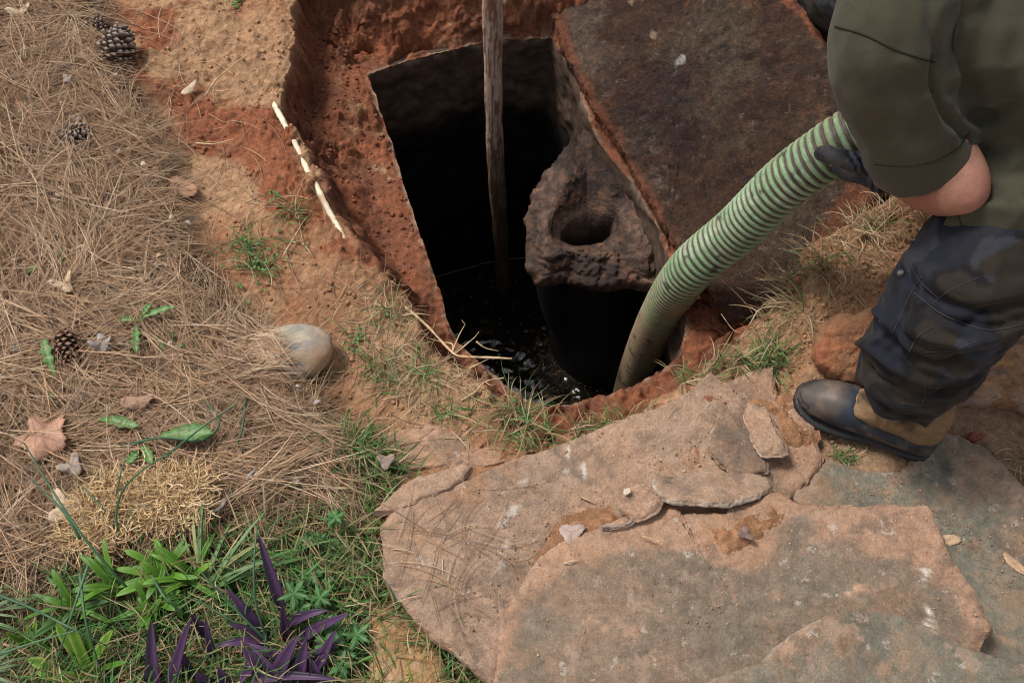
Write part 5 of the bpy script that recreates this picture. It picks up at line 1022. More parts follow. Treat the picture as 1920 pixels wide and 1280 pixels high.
stick('exposed_root', 'pale thin root on the soil above the pit corner', 'root', [(865, 750, .015), (890, 735, .02), (910, 715, .03), (945, 708, .03)], .0018, (.58, .42, .25), br=[[(880, 740, .02), (865, 730, .02)], [(910, 715, .03), (920, 722, .03), (932, 718, .02)]])
stick('exposed_root', 'light root curling on the sandy soil above the river stone', 'root', [(530, 480, .02), (560, 430, .02), (575, 405, .025)], .0014, (.6, .45, .28), br=[[(545, 455, .02), (570, 450, .02)]])
stick('exposed_root', 'forked pale root on the soil in the upper part of the bank', 'root', [(385, 180, .02), (405, 150, .025), (428, 130, .03), (450, 112, .03), (470, 100, .03)], .0020, (.58, .40, .24), br=[[(398, 172, .02), (430, 168, .025), (460, 150, .025), (490, 135, .02)], [(425, 82, .03), (440, 80, .035), (450, 88, .03)], [(365, 118, .02), (385, 116, .03), (395, 120, .02)]])
stick('exposed_root', 'pale thick root sticking out of the right bank clods', 'root', [(1606, 500, .05), (1612, 480, .07), (1618, 462, .08), (1612, 448, .08)], .0025, (.55, .38, .22), br=[[(1600, 430, .08), (1640, 440, .09), (1680, 455, .08), (1720, 465, .07)], [(1640, 440, .09), (1620, 410, .10), (1590, 405, .09)], [(1580, 455, .08), (1600, 470, .08), (1625, 485, .07)], [(1650, 470, .07), (1690, 475, .07), (1720, 470, .06)]])
stick('exposed_root', 'long thin root hanging down the right bank below the lid', 'root', [(1330, 505, -.02), (1360, 530, -.03), (1395, 565, -.03), (1412, 588, -.04)], .0010, (.6, .45, .3), br=[[(1380, 538, .0), (1420, 555, .02), (1450, 565, .03)], [(1352, 588, -.05), (1375, 618, -.03), (1400, 625, .0)]])
stick('exposed_root', 'arched pale root loops over the grass of the right bank', 'root', [(1405, 610, .01), (1425, 580, .05), (1460, 575, .06), (1490, 585, .04)], .0015, (.6, .46, .3), br=[[(1380, 640, .0), (1410, 620, .04), (1450, 600, .05)], [(1540, 450, .06), (1570, 440, .08), (1585, 450, .06)]])
# --- soil crumbs
q = scatter_in(poly([(230, -10), (560, -10), (700, 500), (860, 680), (1060, 820), (1000, 860), (700, 860), (560, 620), (420, 480), (300, 200)]), 900); q2 = scatter_in(poly([(1400, 650), (1500, 480), (1640, 400), (1760, 420), (1700, 800), (1950, 880), (1900, 960), (1780, 800), (1560, 860), (1460, 700)]), 1500)
q3 = scatter_in(poly([(560, 0), (680, 100), (800, 500), (760, 560), (640, 400), (540, 200)], RIM), 800); q = np.vstack([q, q2, q3]); n = len(q)
ico = np.array([(0, 0, 1), (.89, 0, .45), (.28, .85, .45), (-.72, .53, .45), (-.72, -.53, .45), (.28, -.85, .45), (.72, .53, -.45), (-.28, .85, -.45), (-.89, 0, -.45), (-.28, -.85, -.45), (.72, -.53, -.45), (0, 0, -1)]); icf = np.array([(0, 1, 2), (0, 2, 3), (0, 3, 4), (0, 4, 5), (0, 5, 1), (1, 6, 2), (2, 7, 3), (3, 8, 4), (4, 9, 5), (5, 10, 1), (6, 7, 2), (7, 8, 3), (8, 9, 4), (9, 10, 5), (10, 6, 1), (11, 7, 6), (11, 8, 7), (11, 9, 8), (11, 10, 9), (11, 6, 10)])
r_ = .0010 + .0052 * rng.random(n) ** 4; V = ico[None] * (1 + .3 * rng.normal(size=(n, 12, 1))) * r_[:, None, None] * rng.uniform(.7, 1.2, (n, 1, 3)) + np.c_[q, zat(q[:, 0], q[:, 1]) + r_ * .4][:, None]
F = (np.arange(n)[:, None, None] * 12 + icf[None]).reshape(-1, 3); c_ = np.repeat(cat_(q[:, 0], q[:, 1]) * rng.uniform(.8, 1.2, (n, 1)), 12, 0)
obj('soil_crumbs', V.reshape(-1, 3), F, M_grit, None, c_, label='small crumbs of clay and grit scattered over the bare soil', cat='soil crumbs', kind='stuff')
q = scatter_in(poly([(760, 960), (1330, 720), (1500, 760), (1540, 860), (1450, 930), (1200, 960), (1000, 1060), (900, 1200), (760, 1060)], .045), 1300); q2 = scatter_in(poly([(1000, 1060), (1200, 970), (1480, 950), (1740, 960), (1860, 1180), (1500, 1140), (1000, 1280)], .08), 700); q3 = scatter_in(poly([(1560, 940), (1780, 830), (1950, 960), (1900, 1150), (1780, 1000), (1560, 940)], .022), 500)
zs = np.r_[np.full(1300, .046), np.full(700, .081), np.full(500, .024)]; q = np.vstack([q, q2, q3]); n = len(q); r_ = .0006 + .0018 * rng.random(n) ** 4
V = ico[None] * (1 + .3 * rng.normal(size=(n, 12, 1))) * r_[:, None, None] * rng.uniform(.7, 1.2, (n, 1, 3)) + np.c_[q, zs + r_ * .5][:, None]; F = (np.arange(n)[:, None, None] * 12 + icf[None]).reshape(-1, 3)
obj('grit', V.reshape(-1, 3), F, M_grit, None, np.repeat(palette(n, [(.42, .26, .16), (.33, .18, .11), (.5, .4, .3), (.3, .2, .14)], .12), 12, 0), label='fine grit and sand grains lying on top of the flagstones', cat='grit', kind='stuff')
# ------------------------------------------------------------------ the worker
VIEW = np.array([0, CP, -SP])
def loft(secs, n=None, sides=36, ref=None):
    """secs: (center xyz, ra, rb) ellipse sections; rb measured along world-up-ish second axis"""
    A = np.array([[*c, ra, rb] for c, ra, rb in secs]); A = spline(A, n or len(secs) * 6); Cc_ = A[:, :3]; T, N, B = frames(Cc_)
    # align N with horizontal where possible
    up = np.array([0, 0, 1.0]) if ref is None else ref; N2 = np.cross(T, up); l = np.linalg.norm(N2, axis=1)
    if l.min() > .15: N2 = N2 / l[:, None]; B2 = np.cross(N2, T); N, B = N2, B2
    th = np.linspace(0, 2 * np.pi, sides, endpoint=False)
    V = (Cc_[:, None] + A[:, 3][:, None, None] * np.cos(th)[None, :, None] * N[:, None] + A[:, 4][:, None, None] * np.sin(th)[None, :, None] * B[:, None]).reshape(-1, 3)
    F = [grid_faces(len(A), sides)]; m = len(V); k = np.arange(sides); V = np.vstack([V, Cc_[0] - T[0] * A[0, 3] * .15, Cc_[-1] + T[-1] * A[-1, 3] * .15]); o = (len(A) - 1) * sides
    F.append(np.vstack([np.stack([np.full(sides, m), (k + 1) % sides, k], -1), np.stack([np.full(sides, m + 1), o + k, o + (k + 1) % sides], -1)])); return V, F
def D_(px, py, d): return DD(px, py, d)
def vl(rows, **k):
    """loft whose widths are set across the picture: (px, py, depth, half width px, thickness m)"""
    return loft([(D_(x, y, d), h / FX * d, rb) for x, y, d, h, rb in rows], ref=VIEW, **k)
foot_heel = P(1738, 842, .012); foot_toe = P(1497, 742, .03)
fax = (foot_toe - foot_heel) * [1, 1, 0]; ankle = foot_heel + .27 * fax + [0, 0, .16]; knee = D_(1800, 555, 1.54); hipL = np.array([.93, .82, .74]); hipR = np.array([.98, 1.15, .76])
shL = D_(1690, 62, 1.31); elb = D_(1802, 350, 1.445); wri = D_(1655, 326, 1.66); hand = D_(1600, 305, 1.715)
shR = shL + np.array([.03, .37, .03]); kneeR = D_(1540, -22, 2.46); ankR = D_(1760, -30, 2.42); elbR = np.array([.66, 1.46, .50]); wriR = np.array([.70, 1.22, .44])
person = thing('person', 'worker in olive t-shirt and dark camouflage trousers bending down to hold the green hose', 'person', (.75, .85, 0))
# body: one continuous skin
chest = (shL + shR) / 2 + np.array([.06, -.03, -.03]); belly = chest * .45 + (hipL + hipR) / 2 * .55 + [0, 0, -.02]; pel = (hipL + hipR) / 2
neck = chest + np.array([-.14, .02, .05]); head = neck + np.array([-.13, .0, .05])
def limb(*s, sides=28): return loft(list(s), sides=sides)
body = [vl([(2080, 330, 1.62, 110, .10), (1990, 330, 1.62, 115, .09), (1935, 200, 1.56, 115, .085), (1905, 60, 1.48, 120, .09), (1890, -60, 1.46, 120, .09)], sides=32), limb((D_(1905, 20, 1.48), .09, .09), (D_(1850, -90, 1.45), .09, .08), (neck + [.06, 0, -.01], .075, .07)), limb((neck + [.05, 0, 0], .062, .06), (neck, .056, .055), (head + [.04, 0, 0], .06, .065)),
        ellips(head, (.105, .078, .10), None, 28, 20), ellips(head + [-.10, 0, -.045], (.022, .014, .026), None, 10, 8), ellips(head + [0, .078, -.01], (.018, .010, .03), None, 10, 8), ellips(head + [0, -.078, -.01], (.018, .010, .03), None, 10, 8),
        vl([(1760, -10, 1.40, 66, .055), (1705, 40, 1.38, 70, .052), (1700, 100, 1.385, 72, .052), (1720, 180, 1.43, 68, .05), (1752, 262, 1.46, 62, .047), (1790, 325, 1.455, 58, .045), (1802, 352, 1.455, 55, .044)], sides=28),
        vl([(1812, 356, 1.45, 40, .036), (1790, 354, 1.46, 50, .044), (1750, 348, 1.51, 53, .044), (1705, 336, 1.58, 41, .036), (1660, 325, 1.65, 31, .027), (1620, 312, 1.69, 28, .022)], sides=28),
        ellips(D_(1803, 352, 1.455), (.041, .041, .041), None, 20, 14),
        limb((shR + [.03, -.05, 0], .055, .055), (shR, .056, .056), ((shR + elbR) / 2, .048, .048), (elbR, .042, .042)), limb((elbR, .044, .044), (elbR * .6 + wriR * .4, .040, .040), (wriR, .027, .026)), ellips(wriR + [.05, -.03, -.01], (.06, .03, .022), None, 14, 10),
        limb((D_(2080, 350, 1.58), .09, .09), (D_(1930, 440, 1.57), .075, .075), (knee, .056, .056), (knee * .6 + ankle * .4, .05, .05), (ankle, .034, .034)), limb((hipR, .09, .09), (hipR * .5 + kneeR * .5, .075, .075), (kneeR, .056, .056), (kneeR * .6 + ankR * .4, .055, .055), (ankR, .04, .04)),
        limb((ankle, .034, .034), (ankle + [-.01, .005, -.07], .032, .032), (ankle + [-.10, .045, -.11], .026, .020)), limb((ankR, .04, .04), (ankR + [-.02, .0, -.06], .035, .035), (ankR + [-.11, .01, -.085], .028, .022))]
Vb_, Fb_, Nb_ = remesh(body, .0075, 8)
cs = mixc(np.tile(C(.42, .215, .15), (len(Vb_), 1)), C(.35, .16, .11), sstep(-.3, .5, fbm(Vb_, 14, 4, 1001)))
dl = np.linalg.norm(Vb_ - (elb + np.array([.02, -.02, .01])), axis=1); cs = mixc(cs, C(.40, .17, .125), .6 * sstep(.05, .015, dl))
dw = np.linalg.norm(Vb_ - wri, axis=1); cs = mixc(cs, C(.26, .12, .07), .75 * sstep(.20, .07, dw + .02 * fbm(Vb_, 30, 3, 1002)))
M_skin = mat('skin', rough=.55, var=.13, vscale=70, fine=320, bump=.35, bscale=260, bdist=.0015, spec=.35, sss=.12)
obj('body', Vb_, Fb_, M_skin, person, cs)
hair, hf = ellips(head + [.018, 0, .018], (.106, .084, .102), None, 30, 22); hair = hair + (hair - head) * (.03 * fbm(hair, 60, 3, 1003))[:, None]; hk = None
obj('hair', hair, hf, mat('hair', (.03, .02, .015), .7, .3, bump=.5, bscale=300), person)
# fold sculpting: ridges (+) and creases (-) along lines given as 3d points
def folds(V, N, lines):
    D = np.zeros(len(V))
    for pts, w, a in lines:
        pts = spline(np.array(pts), 14); best = np.full(len(V), 9.)
        for k in range(len(pts) - 1):
            e = pts[k + 1] - pts[k]; wv = V - pts[k]; t = np.clip((wv @ e) / (e @ e), 0, 1); best = np.minimum(best, np.linalg.norm(wv - t[:, None] * e, axis=1))
        D += a * np.exp(-(best / w) ** 2)
    return V + N * D[:, None]
def surf_lines(V, F, lines):
    """project picture-side fold lines onto the cloth surface from outside"""
    tri = F if isinstance(F, np.ndarray) else F[0]
    bv = BVHTree.FromPolygons([tuple(v) for v in V], [tuple(map(int, f)) for f in tri]); out = []
    for pts, w, a in lines:
        pp = []
        P2 = spline(np.array([[x, y, 0] for x, y in pts], float), 10)
        for x, y, _ in P2:
            d = rayd(x, y); h = bv.ray_cast(Vector(CAMP), Vector(d / np.linalg.norm(d)))
            if h[0] is not None: pp.append(np.array(h[0]))
        if len(pp) > 2: out.append((pp, w, a))
    return out, bv
# shirt
sleeveL = vl([(1690, -40, 1.33, 100, .080), (1668, 40, 1.33, 100, .082), (1664, 120, 1.37, 99, .080), (1693, 200, 1.42, 105, .080), (1727, 268, 1.465, 104, .078), (1737, 296, 1.485, 101, .076)], sides=56, n=50)
sleeveR = loft([(shR + [.02, -.05, 0], .08, .085), (shR, .08, .085), ((shR * .6 + elbR * .4), .08, .085), (shR * .35 + elbR * .65, .08, .082)], sides=32)
# torso + hanging drape
tors = loft([(neck + [.06, 0, 0], .10, .085), (neck + [.10, 0, 0], .15, .10), (chest + [.03, .03, -.02], .18, .125), (chest * .55 + belly * .45 + [.01, .03, -.03], .17, .13), (belly + [.0, .02, -.03], .17, .13), (pel + [-.05, .0, 0], .18, .14), (pel + [.12, 0, 0], .18, .14)], sides=64, n=60)
drape = vl([(1905, -40, 1.44, 155, .12), (1905, 90, 1.46, 152, .12), (1925, 210, 1.495, 150, .115), (1935, 320, 1.54, 148, .115), (1925, 390, 1.545, 146, .12), (1908, 440, 1.52, 140, .125), (1893, 490, 1.49, 138, .125)], sides=72, n=60)
Vs_, Fs_, Ns_ = remesh([sleeveL, sleeveR, tors, drape], .005, 5, .5)
L1 = [([(1753, 120), (1752, 170), (1770, 215), (1800, 240), (1830, 262)], .007, -.012), ([(1750, 0), (1752, 60), (1760, 120)], .012, -.008), ([(1785, 0), (1778, 90), (1788, 160), (1800, 215)], .013, .006), ([(1850, 0), (1805, 100), (1790, 150)], .02, .008),
      ([(1870, 0), (1835, 80), (1815, 160)], .018, -.007), ([(1745, 180), (1760, 220), (1790, 255)], .010, .006), ([(1590, 20), (1620, 110), (1640, 200)], .02, .004), ([(1640, 70), (1700, 160), (1740, 230)], .02, -.004),
      ([(1785, 170), (1800, 200), (1840, 222), (1880, 210)], .012, -.010), ([(1790, 195), (1835, 240), (1900, 235)], .014, .006), ([(1835, 290), (1870, 300), (1920, 280)], .014, -.008), ([(1860, 330), (1880, 350), (1930, 345)], .014, .008), ([(1850, 360), (1890, 378), (1930, 370)], .010, -.008),
      ([(1820, 400), (1850, 450), (1900, 480)], .018, .005), ([(1870, 60), (1850, 160), (1870, 220)], .022, .006), ([(1915, 40), (1890, 180), (1920, 250)], .018, -.006), ([(1650, 240), (1720, 250), (1790, 215)], .018, -.0035), ([(1700, 120), (1735, 200), (1770, 270)], .012, .0045)]
ln_, _ = surf_lines(Vs_, Fs_, L1); Vs_ = folds(Vs_, Ns_, ln_)
Vs_ = Vs_ + Ns_ * (.006 * fbm(Vs_ * [1, 1, 1.2], 6, 3, 1010) + .008 * (.3 - np.abs(fbm(Vs_ * [1.3, 1.0, .6], 8, 3, 1012, .5))) + .0012 * fbm(Vs_, 22, 3, 1011))[:, None]
M_shirt = mat('olive_cotton', (.064, .060, .040), .88, .14, 26, .5, 420, .0012, .1, sheen=.12)
shirt = obj('shirt', Vs_, Fs_, M_shirt, person)
sv_, bvS = surf_lines(Vs_, Fs_, [])
def seam(pts, bv, r, col, name, lift=.0006, parent=person, m_=None, n=40):
    P2 = spline(np.array([[x, y, 0] for x, y in pts], float), n); C3 = []
    for x, y, _ in P2:
        d = rayd(x, y); d = d / np.linalg.norm(d); h = bv.ray_cast(Vector(CAMP), Vector(d))
        if h[0] is not None: C3.append(np.array(h[0]) + np.array(h[1]) * lift * (1 if h[1].dot(Vector(d)) < 0 else -1))
    if len(C3) < 4: return
    V, F = tube(np.array(C3), r, 6, True); return obj(name, V, F, m_ or M_cl, parent, C(*col))
M_cl = mat('thread', rough=.85, var=.1, bump=0, spec=.15)
seam([(1566, 50), (1620, 66), (1675, 92), (1720, 108), (1752, 117)], bvS, .0013, (.022, .022, .014), 'sleeve_seam', .0002)
seam([(1640, 308), (1690, 312), (1740, 306), (1790, 282), (1820, 245)], bvS, .0008, (.03, .03, .02), 'hem_stitch')
seam([(1795, 395), (1815, 455), (1860, 500), (1935, 530)], bvS, .0008, (.03, .03, .02), 'hem_stitch')
# trousers
tr = [vl([(2120, 330, 1.50, 150, .12), (1955, 425, 1.54, 140, .11), (1850, 500, 1.54, 132, .105), (1787, 572, 1.56, 119, .100), (1746, 640, 1.62, 108, .092), (1722, 690, 1.665, 98, .082), (1712, 722, 1.695, 84, .068), (1706, 742, 1.715, 62, .052)], sides=56, n=80),
      loft([(hipR + [.02, 0, .02], .14, .14), (hipR * .5 + kneeR * .5, .12, .12), (kneeR, .105, .105), (kneeR * .5 + ankR * .5, .09, .09), (ankR + [0, 0, -.02], .07, .07)], sides=36), ellips(pel, (.17, .20, .14), None, 30, 20)]
Vt_, Ft_, Nt_ = remesh(tr, .005, 4)
LT = [([(1622, 700), (1660, 738), (1720, 760), (1765, 755)], .007, .008), ([(1620, 675), (1670, 712), (1740, 735), (1790, 715)], .007, -.010), ([(1630, 640), (1680, 680), (1750, 712), (1815, 690)], .009, .011), ([(1650, 612), (1690, 650), (1760, 680), (1835, 660)], .008, -.012),
      ([(1690, 600), (1745, 632), (1830, 640), (1920, 606)], .009, .010), ([(1735, 575), (1790, 605), (1880, 612)], .007, -.009), ([(1650, 585), (1668, 598), (1710, 650)], .008, .009), ([(1690, 515), (1715, 545), (1790, 575), (1880, 590)], .009, -.009), ([(1705, 480), (1760, 525), (1850, 560)], .012, .009),
      ([(1640, 735), (1690, 768), (1740, 770)], .005, -.006), ([(1780, 440), (1800, 500), (1850, 560)], .012, -.007), ([(1632, 645), (1655, 632), (1668, 605)], .006, .009), ([(1650, 695), (1712, 728), (1780, 725)], .006, .006), ([(1810, 610), (1860, 580), (1920, 570)], .009, -.009),
      ([(1740, 470), (1720, 520), (1700, 560), (1690, 600)], .010, -.006), ([(1670, 660), (1690, 620), (1700, 580)], .007, -.006), ([(1780, 690), (1800, 660), (1840, 640)], .006, -.006)]
ln_, _ = surf_lines(Vt_, Ft_, LT); Vt_ = folds(Vt_, Nt_, ln_); low = sstep(.34, .16, Vt_[:, 2]) * (Vt_[:, 1] < 1.3)
Vt_ = Vt_ + Nt_ * ((.010 * low + .006) * (1 - 1.6 * np.abs(fbm(Vt_ * [1, 1, 2.0], 8, 3, 1020, .6))) + .0012 * fbm(Vt_, 30, 3, 1021))[:, None]
n1 = fbm(Vt_ * [1, 1, 1.3], 9, 3, 1022); n2 = fbm(Vt_ * [1, 1, 1.3] + 5, 10, 3, 1023); ct_ = np.tile(C(.010, .0095, .011), (len(Vt_), 1))
ct_ = mixc(ct_, C(.013, .015, .023), sstep(.05, .10, n1)); ct_ = mixc(ct_, C(.030, .032, .041), sstep(.12, .16, n2)); ct_ = mixc(ct_, C(.026, .020, .015), sstep(.20, .24, -n1))
ct_ = mixc(ct_, C(.05, .042, .035), .18 * sstep(.0, .6, fbm(Vt_, 30, 4, 1024)))
M_tr = mat('camo_cotton', rough=.85, var=.12, vscale=50, fine=600, bump=.3, bscale=800, bdist=.0006, spec=.15, sheen=.05)
obj('trousers', Vt_, Ft_, M_tr, person, ct_)
_, bvT = surf_lines(Vt_, Ft_, []); SC_ = (.045, .045, .05)
seam([(1672, 628), (1690, 590), (1705, 555), (1728, 520)], bvT, .0008, SC_, 'trouser_seam', .0004); seam([(1700, 668), (1722, 630), (1750, 612)], bvT, .0008, SC_, 'trouser_seam', .0004)
seam([(1748, 570), (1780, 545), (1836, 520)], bvT, .0008, SC_, 'trouser_seam', .0004); seam([(1712, 548), (1770, 590), (1850, 618), (1920, 608)], bvT, .0010, SC_, 'pocket_edge', .0006); seam([(1705, 480), (1720, 520), (1760, 560)], bvT, .0008, SC_, 'trouser_seam', .0004)
seam([(1735, 660), (1790, 655), (1830, 640)], bvT, .0008, SC_, 'trouser_seam', .0004); seam([(1728, 760), (1736, 735), (1732, 715)], bvT, .0008, SC_, 'trouser_seam', .0004); seam([(1690, 755), (1730, 760), (1768, 748)], bvT, .0008, SC_, 'trouser_seam', .0004)
d = rayd(1688, 512); h = bvT.ray_cast(Vector(CAMP), Vector(d / np.linalg.norm(d)))
if h[0] is not None:
    nn = np.array(h[1]); nn = nn if np.dot(nn, d) < 0 else -nn; c0 = np.array(h[0]); a1 = np.cross(nn, [0, 0, 1]); a1 /= np.linalg.norm(a1); a2 = np.cross(nn, a1)
    V, F = ellips(c0 + nn * .001, (.0075, .0075, .002), np.array([a1, a2, nn]), 20, 8); b = obj('snap_button', V, F, mat('snap', (.02, .022, .03), .4, 0, bump=0), person); V, F = ellips(c0 + nn * .0028, (.0035, .0035, .0012), np.array([a1, a2, nn]), 14, 8); obj('snap_centre', V, F, mat('snap_mid', (.16, .12, .09), .5, 0, bump=0), b)
# glove
gl = []
gd = (hand - wri) / np.linalg.norm(hand - wri)
hx = D_(1560, 285, 1.71)                                              # hose surface near the thumb
kn = D_(1585, 318, 1.735)
gl.append(limb((D_(1662, 331, 1.645), .034, .031), (wri, .031, .028), (D_(1632, 318, 1.685), .034, .026), (D_(1605, 308, 1.71), .042, .026), (D_(1592, 310, 1.735), .034, .022)))
th_pts = [(D_(1640, 312, 1.665), .024, .022), (D_(1612, 306, 1.65), .0205, .020), (D_(1588, 300, 1.65), .0170, .0165), (D_(1566, 293, 1.655), .0155, .0155), (D_(1549, 288, 1.665), .0150, .0145), (D_(1537, 287, 1.68), .013, .012)]
gl.append(loft(th_pts, sides=20, n=36))
hcurve = Ch; ki = int(np.argmin(np.linalg.norm(Ch - D_(1580, 268, 1.735), axis=1)))
for f in range(4):
    i0 = ki - int((f + .6) * .020 / (sl[1] - sl[0])); c0 = Ch[i0]; t0 = Th[i0]
    vdir = np.array([0, 0, -1.0]) - t0 * (-t0[2]); vdir /= np.linalg.norm(vdir); wdir = np.cross(t0, vdir); wdir = wdir if wdir[1] < 0 else -wdir
    R_ = .0575; sec = []
    for a, r in zip(np.linspace(.35, 2.6 - .12 * abs(f - 1), 7), (.0115, .012, .0112, .0108, .0102, .0095, .008)):
        sec.append((c0 + R_ * (wdir * math.cos(a) + vdir * math.sin(a)), r, r))
    gl.append(loft(sec, sides=16, n=26))
Vg_, Fg_, Ng_ = remesh(gl, .0025, 5)
LG = [([(1590, 285), (1600, 300), (1608, 318)], .0035, -.003), ([(1598, 284), (1608, 300), (1616, 318)], .003, .0018), ([(1606, 286), (1616, 302), (1622, 316)], .003, -.0025), ([(1548, 270), (1546, 284), (1540, 298)], .003, -.0022), ([(1614, 288), (1624, 304)], .003, .0015)]
ln_, _ = surf_lines(Vg_, Fg_, LG); Vg_ = folds(Vg_, Ng_, ln_); aw = (Vg_ - wri) @ gd
Vg_ = Vg_ + Ng_ * (.0012 * np.sin(aw * 900) * sstep(.03, -.005, aw) + .0008 * fbm(Vg_, 60, 3, 1030))[:, None]
cg = mixc(np.tile(C(.030, .034, .048), (len(Vg_), 1)), C(.085, .075, .07), .6 * sstep(.1, .6, fbm(Vg_, 30, 4, 1031)))
M_gl = mat('nitrile_glove', rough=.42, var=.1, vscale=120, bump=.2, bscale=300, bdist=.0008, spec=.45)
obj('glove', Vg_, Fg_, M_gl, person, cg)
# boots
def boot(heel, toe, ank, name_parent):
    ax = toe - heel; ax[2] = 0; L = np.linalg.norm(ax); ax /= L; side = np.array([-ax[1], ax[0], 0]); zb = min(heel[2], toe[2])
    def sec(s, w0, w1, z0, z1, skew=0, n=40, p=2.6):
        a = np.linspace(0, 2 * np.pi, n, endpoint=False); ca_, sa_ = np.cos(a), np.sin(a); ex = 2 / p
        cx = np.sign(ca_) * np.abs(ca_) ** ex; sz = np.sign(sa_) * np.abs(sa_) ** ex; h = (z1 - z0) / 2; zc_ = z0 + h; w = w0 + (w1 - w0) * (sz * .5 + .5)
        return heel + ax * (s * L) + side * (w * cx + skew)[:, None] + np.array([0, 0, 1.0]) * (zc_ + h * sz - heel[2] + zb)[:, None]
    def build(secs, name, matl, colr, noise=0.0):
        R_ = [sec(*q) if not isinstance(q, np.ndarray) else q for q in secs]; A = np.array(R_); nS = len(A)
        # dense resample along length
        u = np.linspace(0, nS - 1, nS * 8); fl = A.reshape(nS, -1); out = np.stack([np.interp(u, np.arange(nS), fl[:, j]) for j in range(fl.shape[1])], 1)
        for _ in range(6): out[1:-1] = (out[:-2] + out[2:] + 2 * out[1:-1]) / 4
        V = out.reshape(-1, 3); m = A.shape[1]; F = [grid_faces(len(u), m)]; N0 = len(V); k = np.arange(m); V = np.vstack([V, out[0].reshape(-1, 3).mean(0), out[-1].reshape(-1, 3).mean(0)]); o = (len(u) - 1) * m
        F.append(np.vstack([np.stack([np.full(m, N0), (k + 1) % m, k], -1), np.stack([np.full(m, N0 + 1), o + k, o + (k + 1) % m], -1)])); return V, F
    # outsole, rubber shell, leather upper, shaft
    so_ = [(-.015, .022, .024, 0, .022), (.02, .036, .038, 0, .022), (.15, .041, .043, 0, .022), (.40, .038, .041, .004, .024), (.62, .047, .050, 0, .022), (.80, .050, .052, 0, .024), (.92, .042, .044, .002, .028), (1.0, .028, .030, .006, .032), (1.03, .012, .014, .012, .03)]
    V, F = build(so_, 's', None, None); lug = sstep(.012, .0, V[:, 2] - zb); V = V + side * 0
    c = np.tile(C(.020, .020, .022), (len(V), 1)); c = mixc(c, C(.20, .13, .08), .5 * sstep(.1, .6, fbm(V, 25, 4, 1041)) * sstep(.02, .0, V[:, 2] - zb)); sole = obj('sole', V, F, M_rub, name_parent, c)
    sh = [(-.01, .020, .018, .020, .060), (.02, .037, .033, .020, .070), (.15, .042, .038, .020, .066), (.32, .040, .036, .020, .060), (.48, .043, .037, .020, .066), (.62, .048, .034, .020, .082), (.76, .050, .030, .020, .083), (.88, .044, .026, .022, .070), (.97, .032, .018, .024, .054), (1.02, .014, .008, .026, .042)]
    V, F = build(sh, 's', None, None); hz_ = V[:, 2] - zb; cen_ = V.mean(0)
    out_ = V - (heel + np.outer((V - heel) @ ax, ax)); out_[:, 2] = 0; out_ /= np.linalg.norm(out_, axis=1)[:, None] + 1e-6
    V = V + out_ * (.004 * np.exp(-((hz_ - .026) / .003) ** 2) + .003 * np.exp(-((hz_ - .036) / .002) ** 2) + .003 * np.exp(-((hz_ - .046) / .002) ** 2))[:, None]
    sx = ((V - heel) @ ax) / L; band = np.exp(-((sx - .64) / .05) ** 2) * (hz_ > .045); V[:, 2] += .0025 * band
    c = np.tile(C(.022, .023, .027), (len(V), 1)); c = mixc(c, C(.095, .075, .062), .9 * sstep(.045, .062, hz_ + .012 * fbm(V, 14, 4, 1049, .65)) * sstep(.66, .74, sx)); c = mixc(c, C(.028, .036, .058), band * .85); c = mixc(c, C(.20, .14, .09), .5 * (np.exp(-((hz_ - .031) / .0015) ** 2) + np.exp(-((hz_ - .041) / .0015) ** 2))); c = mixc(c, C(.20, .14, .10), np.clip(.3 * sstep(-.1, .6, fbm(V, 24, 6, 1042, .75)) + .3 * sstep(.2, .7, fbm(V, 50, 4, 1043)), 0, 1)); obj('rubber_shell', V, F, M_rub, name_parent, c)
    up_ = [(.01, .028, .026, .052, .14), (.05, .040, .040, .052, .185), (.14, .046, .048, .052, .195), (.26, .047, .047, .052, .190), (.36, .045, .041, .052, .165), (.46, .043, .034, .052, .135), (.56, .040, .024, .052, .108), (.63, .035, .013, .052, .094)]
    V, F = build(up_, 's', None, None)
    sx = ((V - heel) @ ax) / L; V2 = V + (V - (heel + np.outer((V - heel) @ ax, ax) + [0, 0, .09])) * (.10 * fbm(V * [1, 1, 1.5], 22, 4, 1044))[:, None]; V2 = V2 + np.array([0, 0, 1.]) * (.004 * np.sin(sx * 62 + 7 * fbm(V, 9, 2, 3)) * sstep(.3, .5, sx))[:, None]
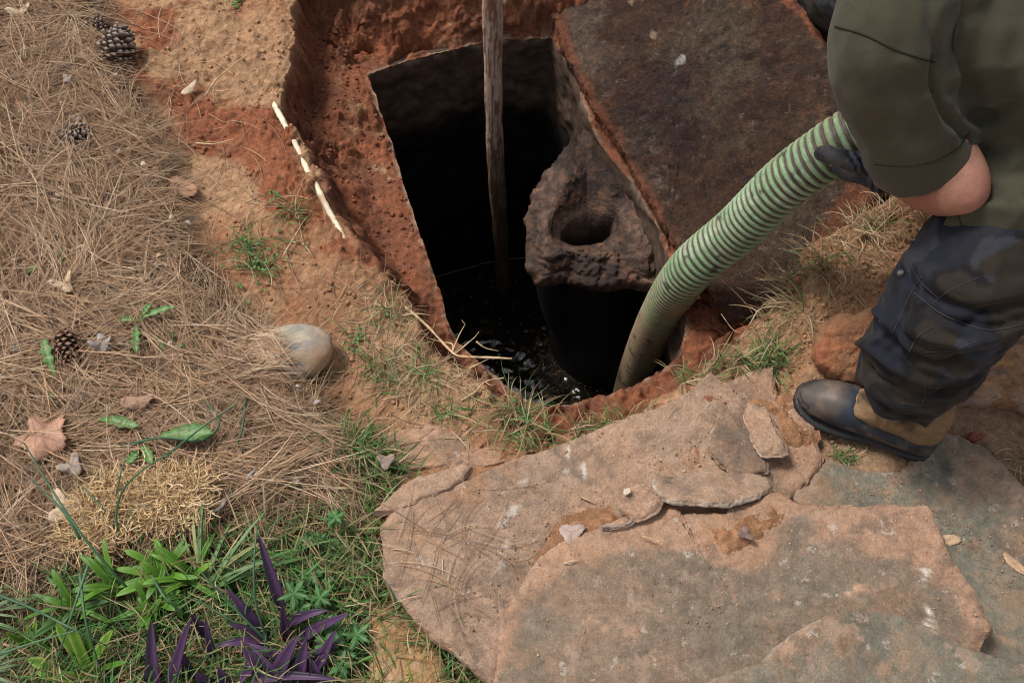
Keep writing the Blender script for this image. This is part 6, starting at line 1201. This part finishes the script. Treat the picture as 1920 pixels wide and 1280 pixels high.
    c = np.tile(C(.31, .19, .10), (len(V), 1)); c = mixc(c, C(.10, .062, .038), sstep(-.1, .5, fbm(V, 20, 5, 1045, .6))); c = mixc(c, C(.33, .22, .13), .6 * sstep(.1, .6, fbm(V, 30, 4, 1046))); c = c * (.8 + .3 * np.sin(sx * 62 + 7 * fbm(V, 9, 2, 3)) * sstep(.3, .5, sx))[:, None] * .85; me_ = mesh_data('t', V2, F, None); nn_ = np.empty(len(V2) * 3, np.float32); me_.vertices.foreach_get('normal', nn_); nn_ = nn_.reshape(-1, 3).astype(float); bpy.data.meshes.remove(me_)
    lls, _ = surf_lines(V2, F, [([(1610, 700), (1616, 735), (1645, 772)], .004, -.004), ([(1632, 735), (1655, 772), (1700, 800)], .0035, -.004), ([(1622, 715), (1632, 745), (1662, 778)], .005, .003), ([(1595, 728), (1608, 752)], .003, -.002), ([(1680, 778), (1735, 792)], .004, -.004), ([(1690, 800), (1740, 805)], .004, .003)])
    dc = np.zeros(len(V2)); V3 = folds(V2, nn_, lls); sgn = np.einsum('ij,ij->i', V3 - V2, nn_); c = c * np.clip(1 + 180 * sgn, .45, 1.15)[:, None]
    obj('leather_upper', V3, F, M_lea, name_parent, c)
    # stitching round the vamp and the heel loop
    for s0 in (.0, .006):
        a = np.linspace(-1.9, 1.9, 40); pts = np.array([heel + ax * ((.30 + .33 * math.cos(t) + s0) * L) + side * (.038 * math.sin(t)) + [0, 0, zb - heel[2] + .088 - .012 * abs(math.sin(t))] for t in a])
        V, F = tube(pts, .0010, 5, True); obj('stitching', V, F, M_cl, name_parent, C(.30, .20, .11))
M_rub = mat('boot_rubber', rough=.5, var=.12, vscale=60, bump=.15, bscale=200, bdist=.001, spec=.4); M_lea = mat('boot_leather', rough=.72, var=.2, vscale=70, bump=.35, bscale=160, bdist=.002, spec=.25)
bt = bpy.data.objects.new('boot', None); COL.objects.link(bt); bt.parent = person; bt.empty_display_size = .05
boot(foot_heel.copy(), foot_toe.copy(), ankle, bt)
bt2 = bpy.data.objects.new('boot', None); COL.objects.link(bt2); bt2.parent = person; bt2.empty_display_size = .05
boot(ankR * [1, 1, 0] + [.05, 0, .01], ankR * [1, 1, 0] + [-.25, .02, .01], ankR, bt2)
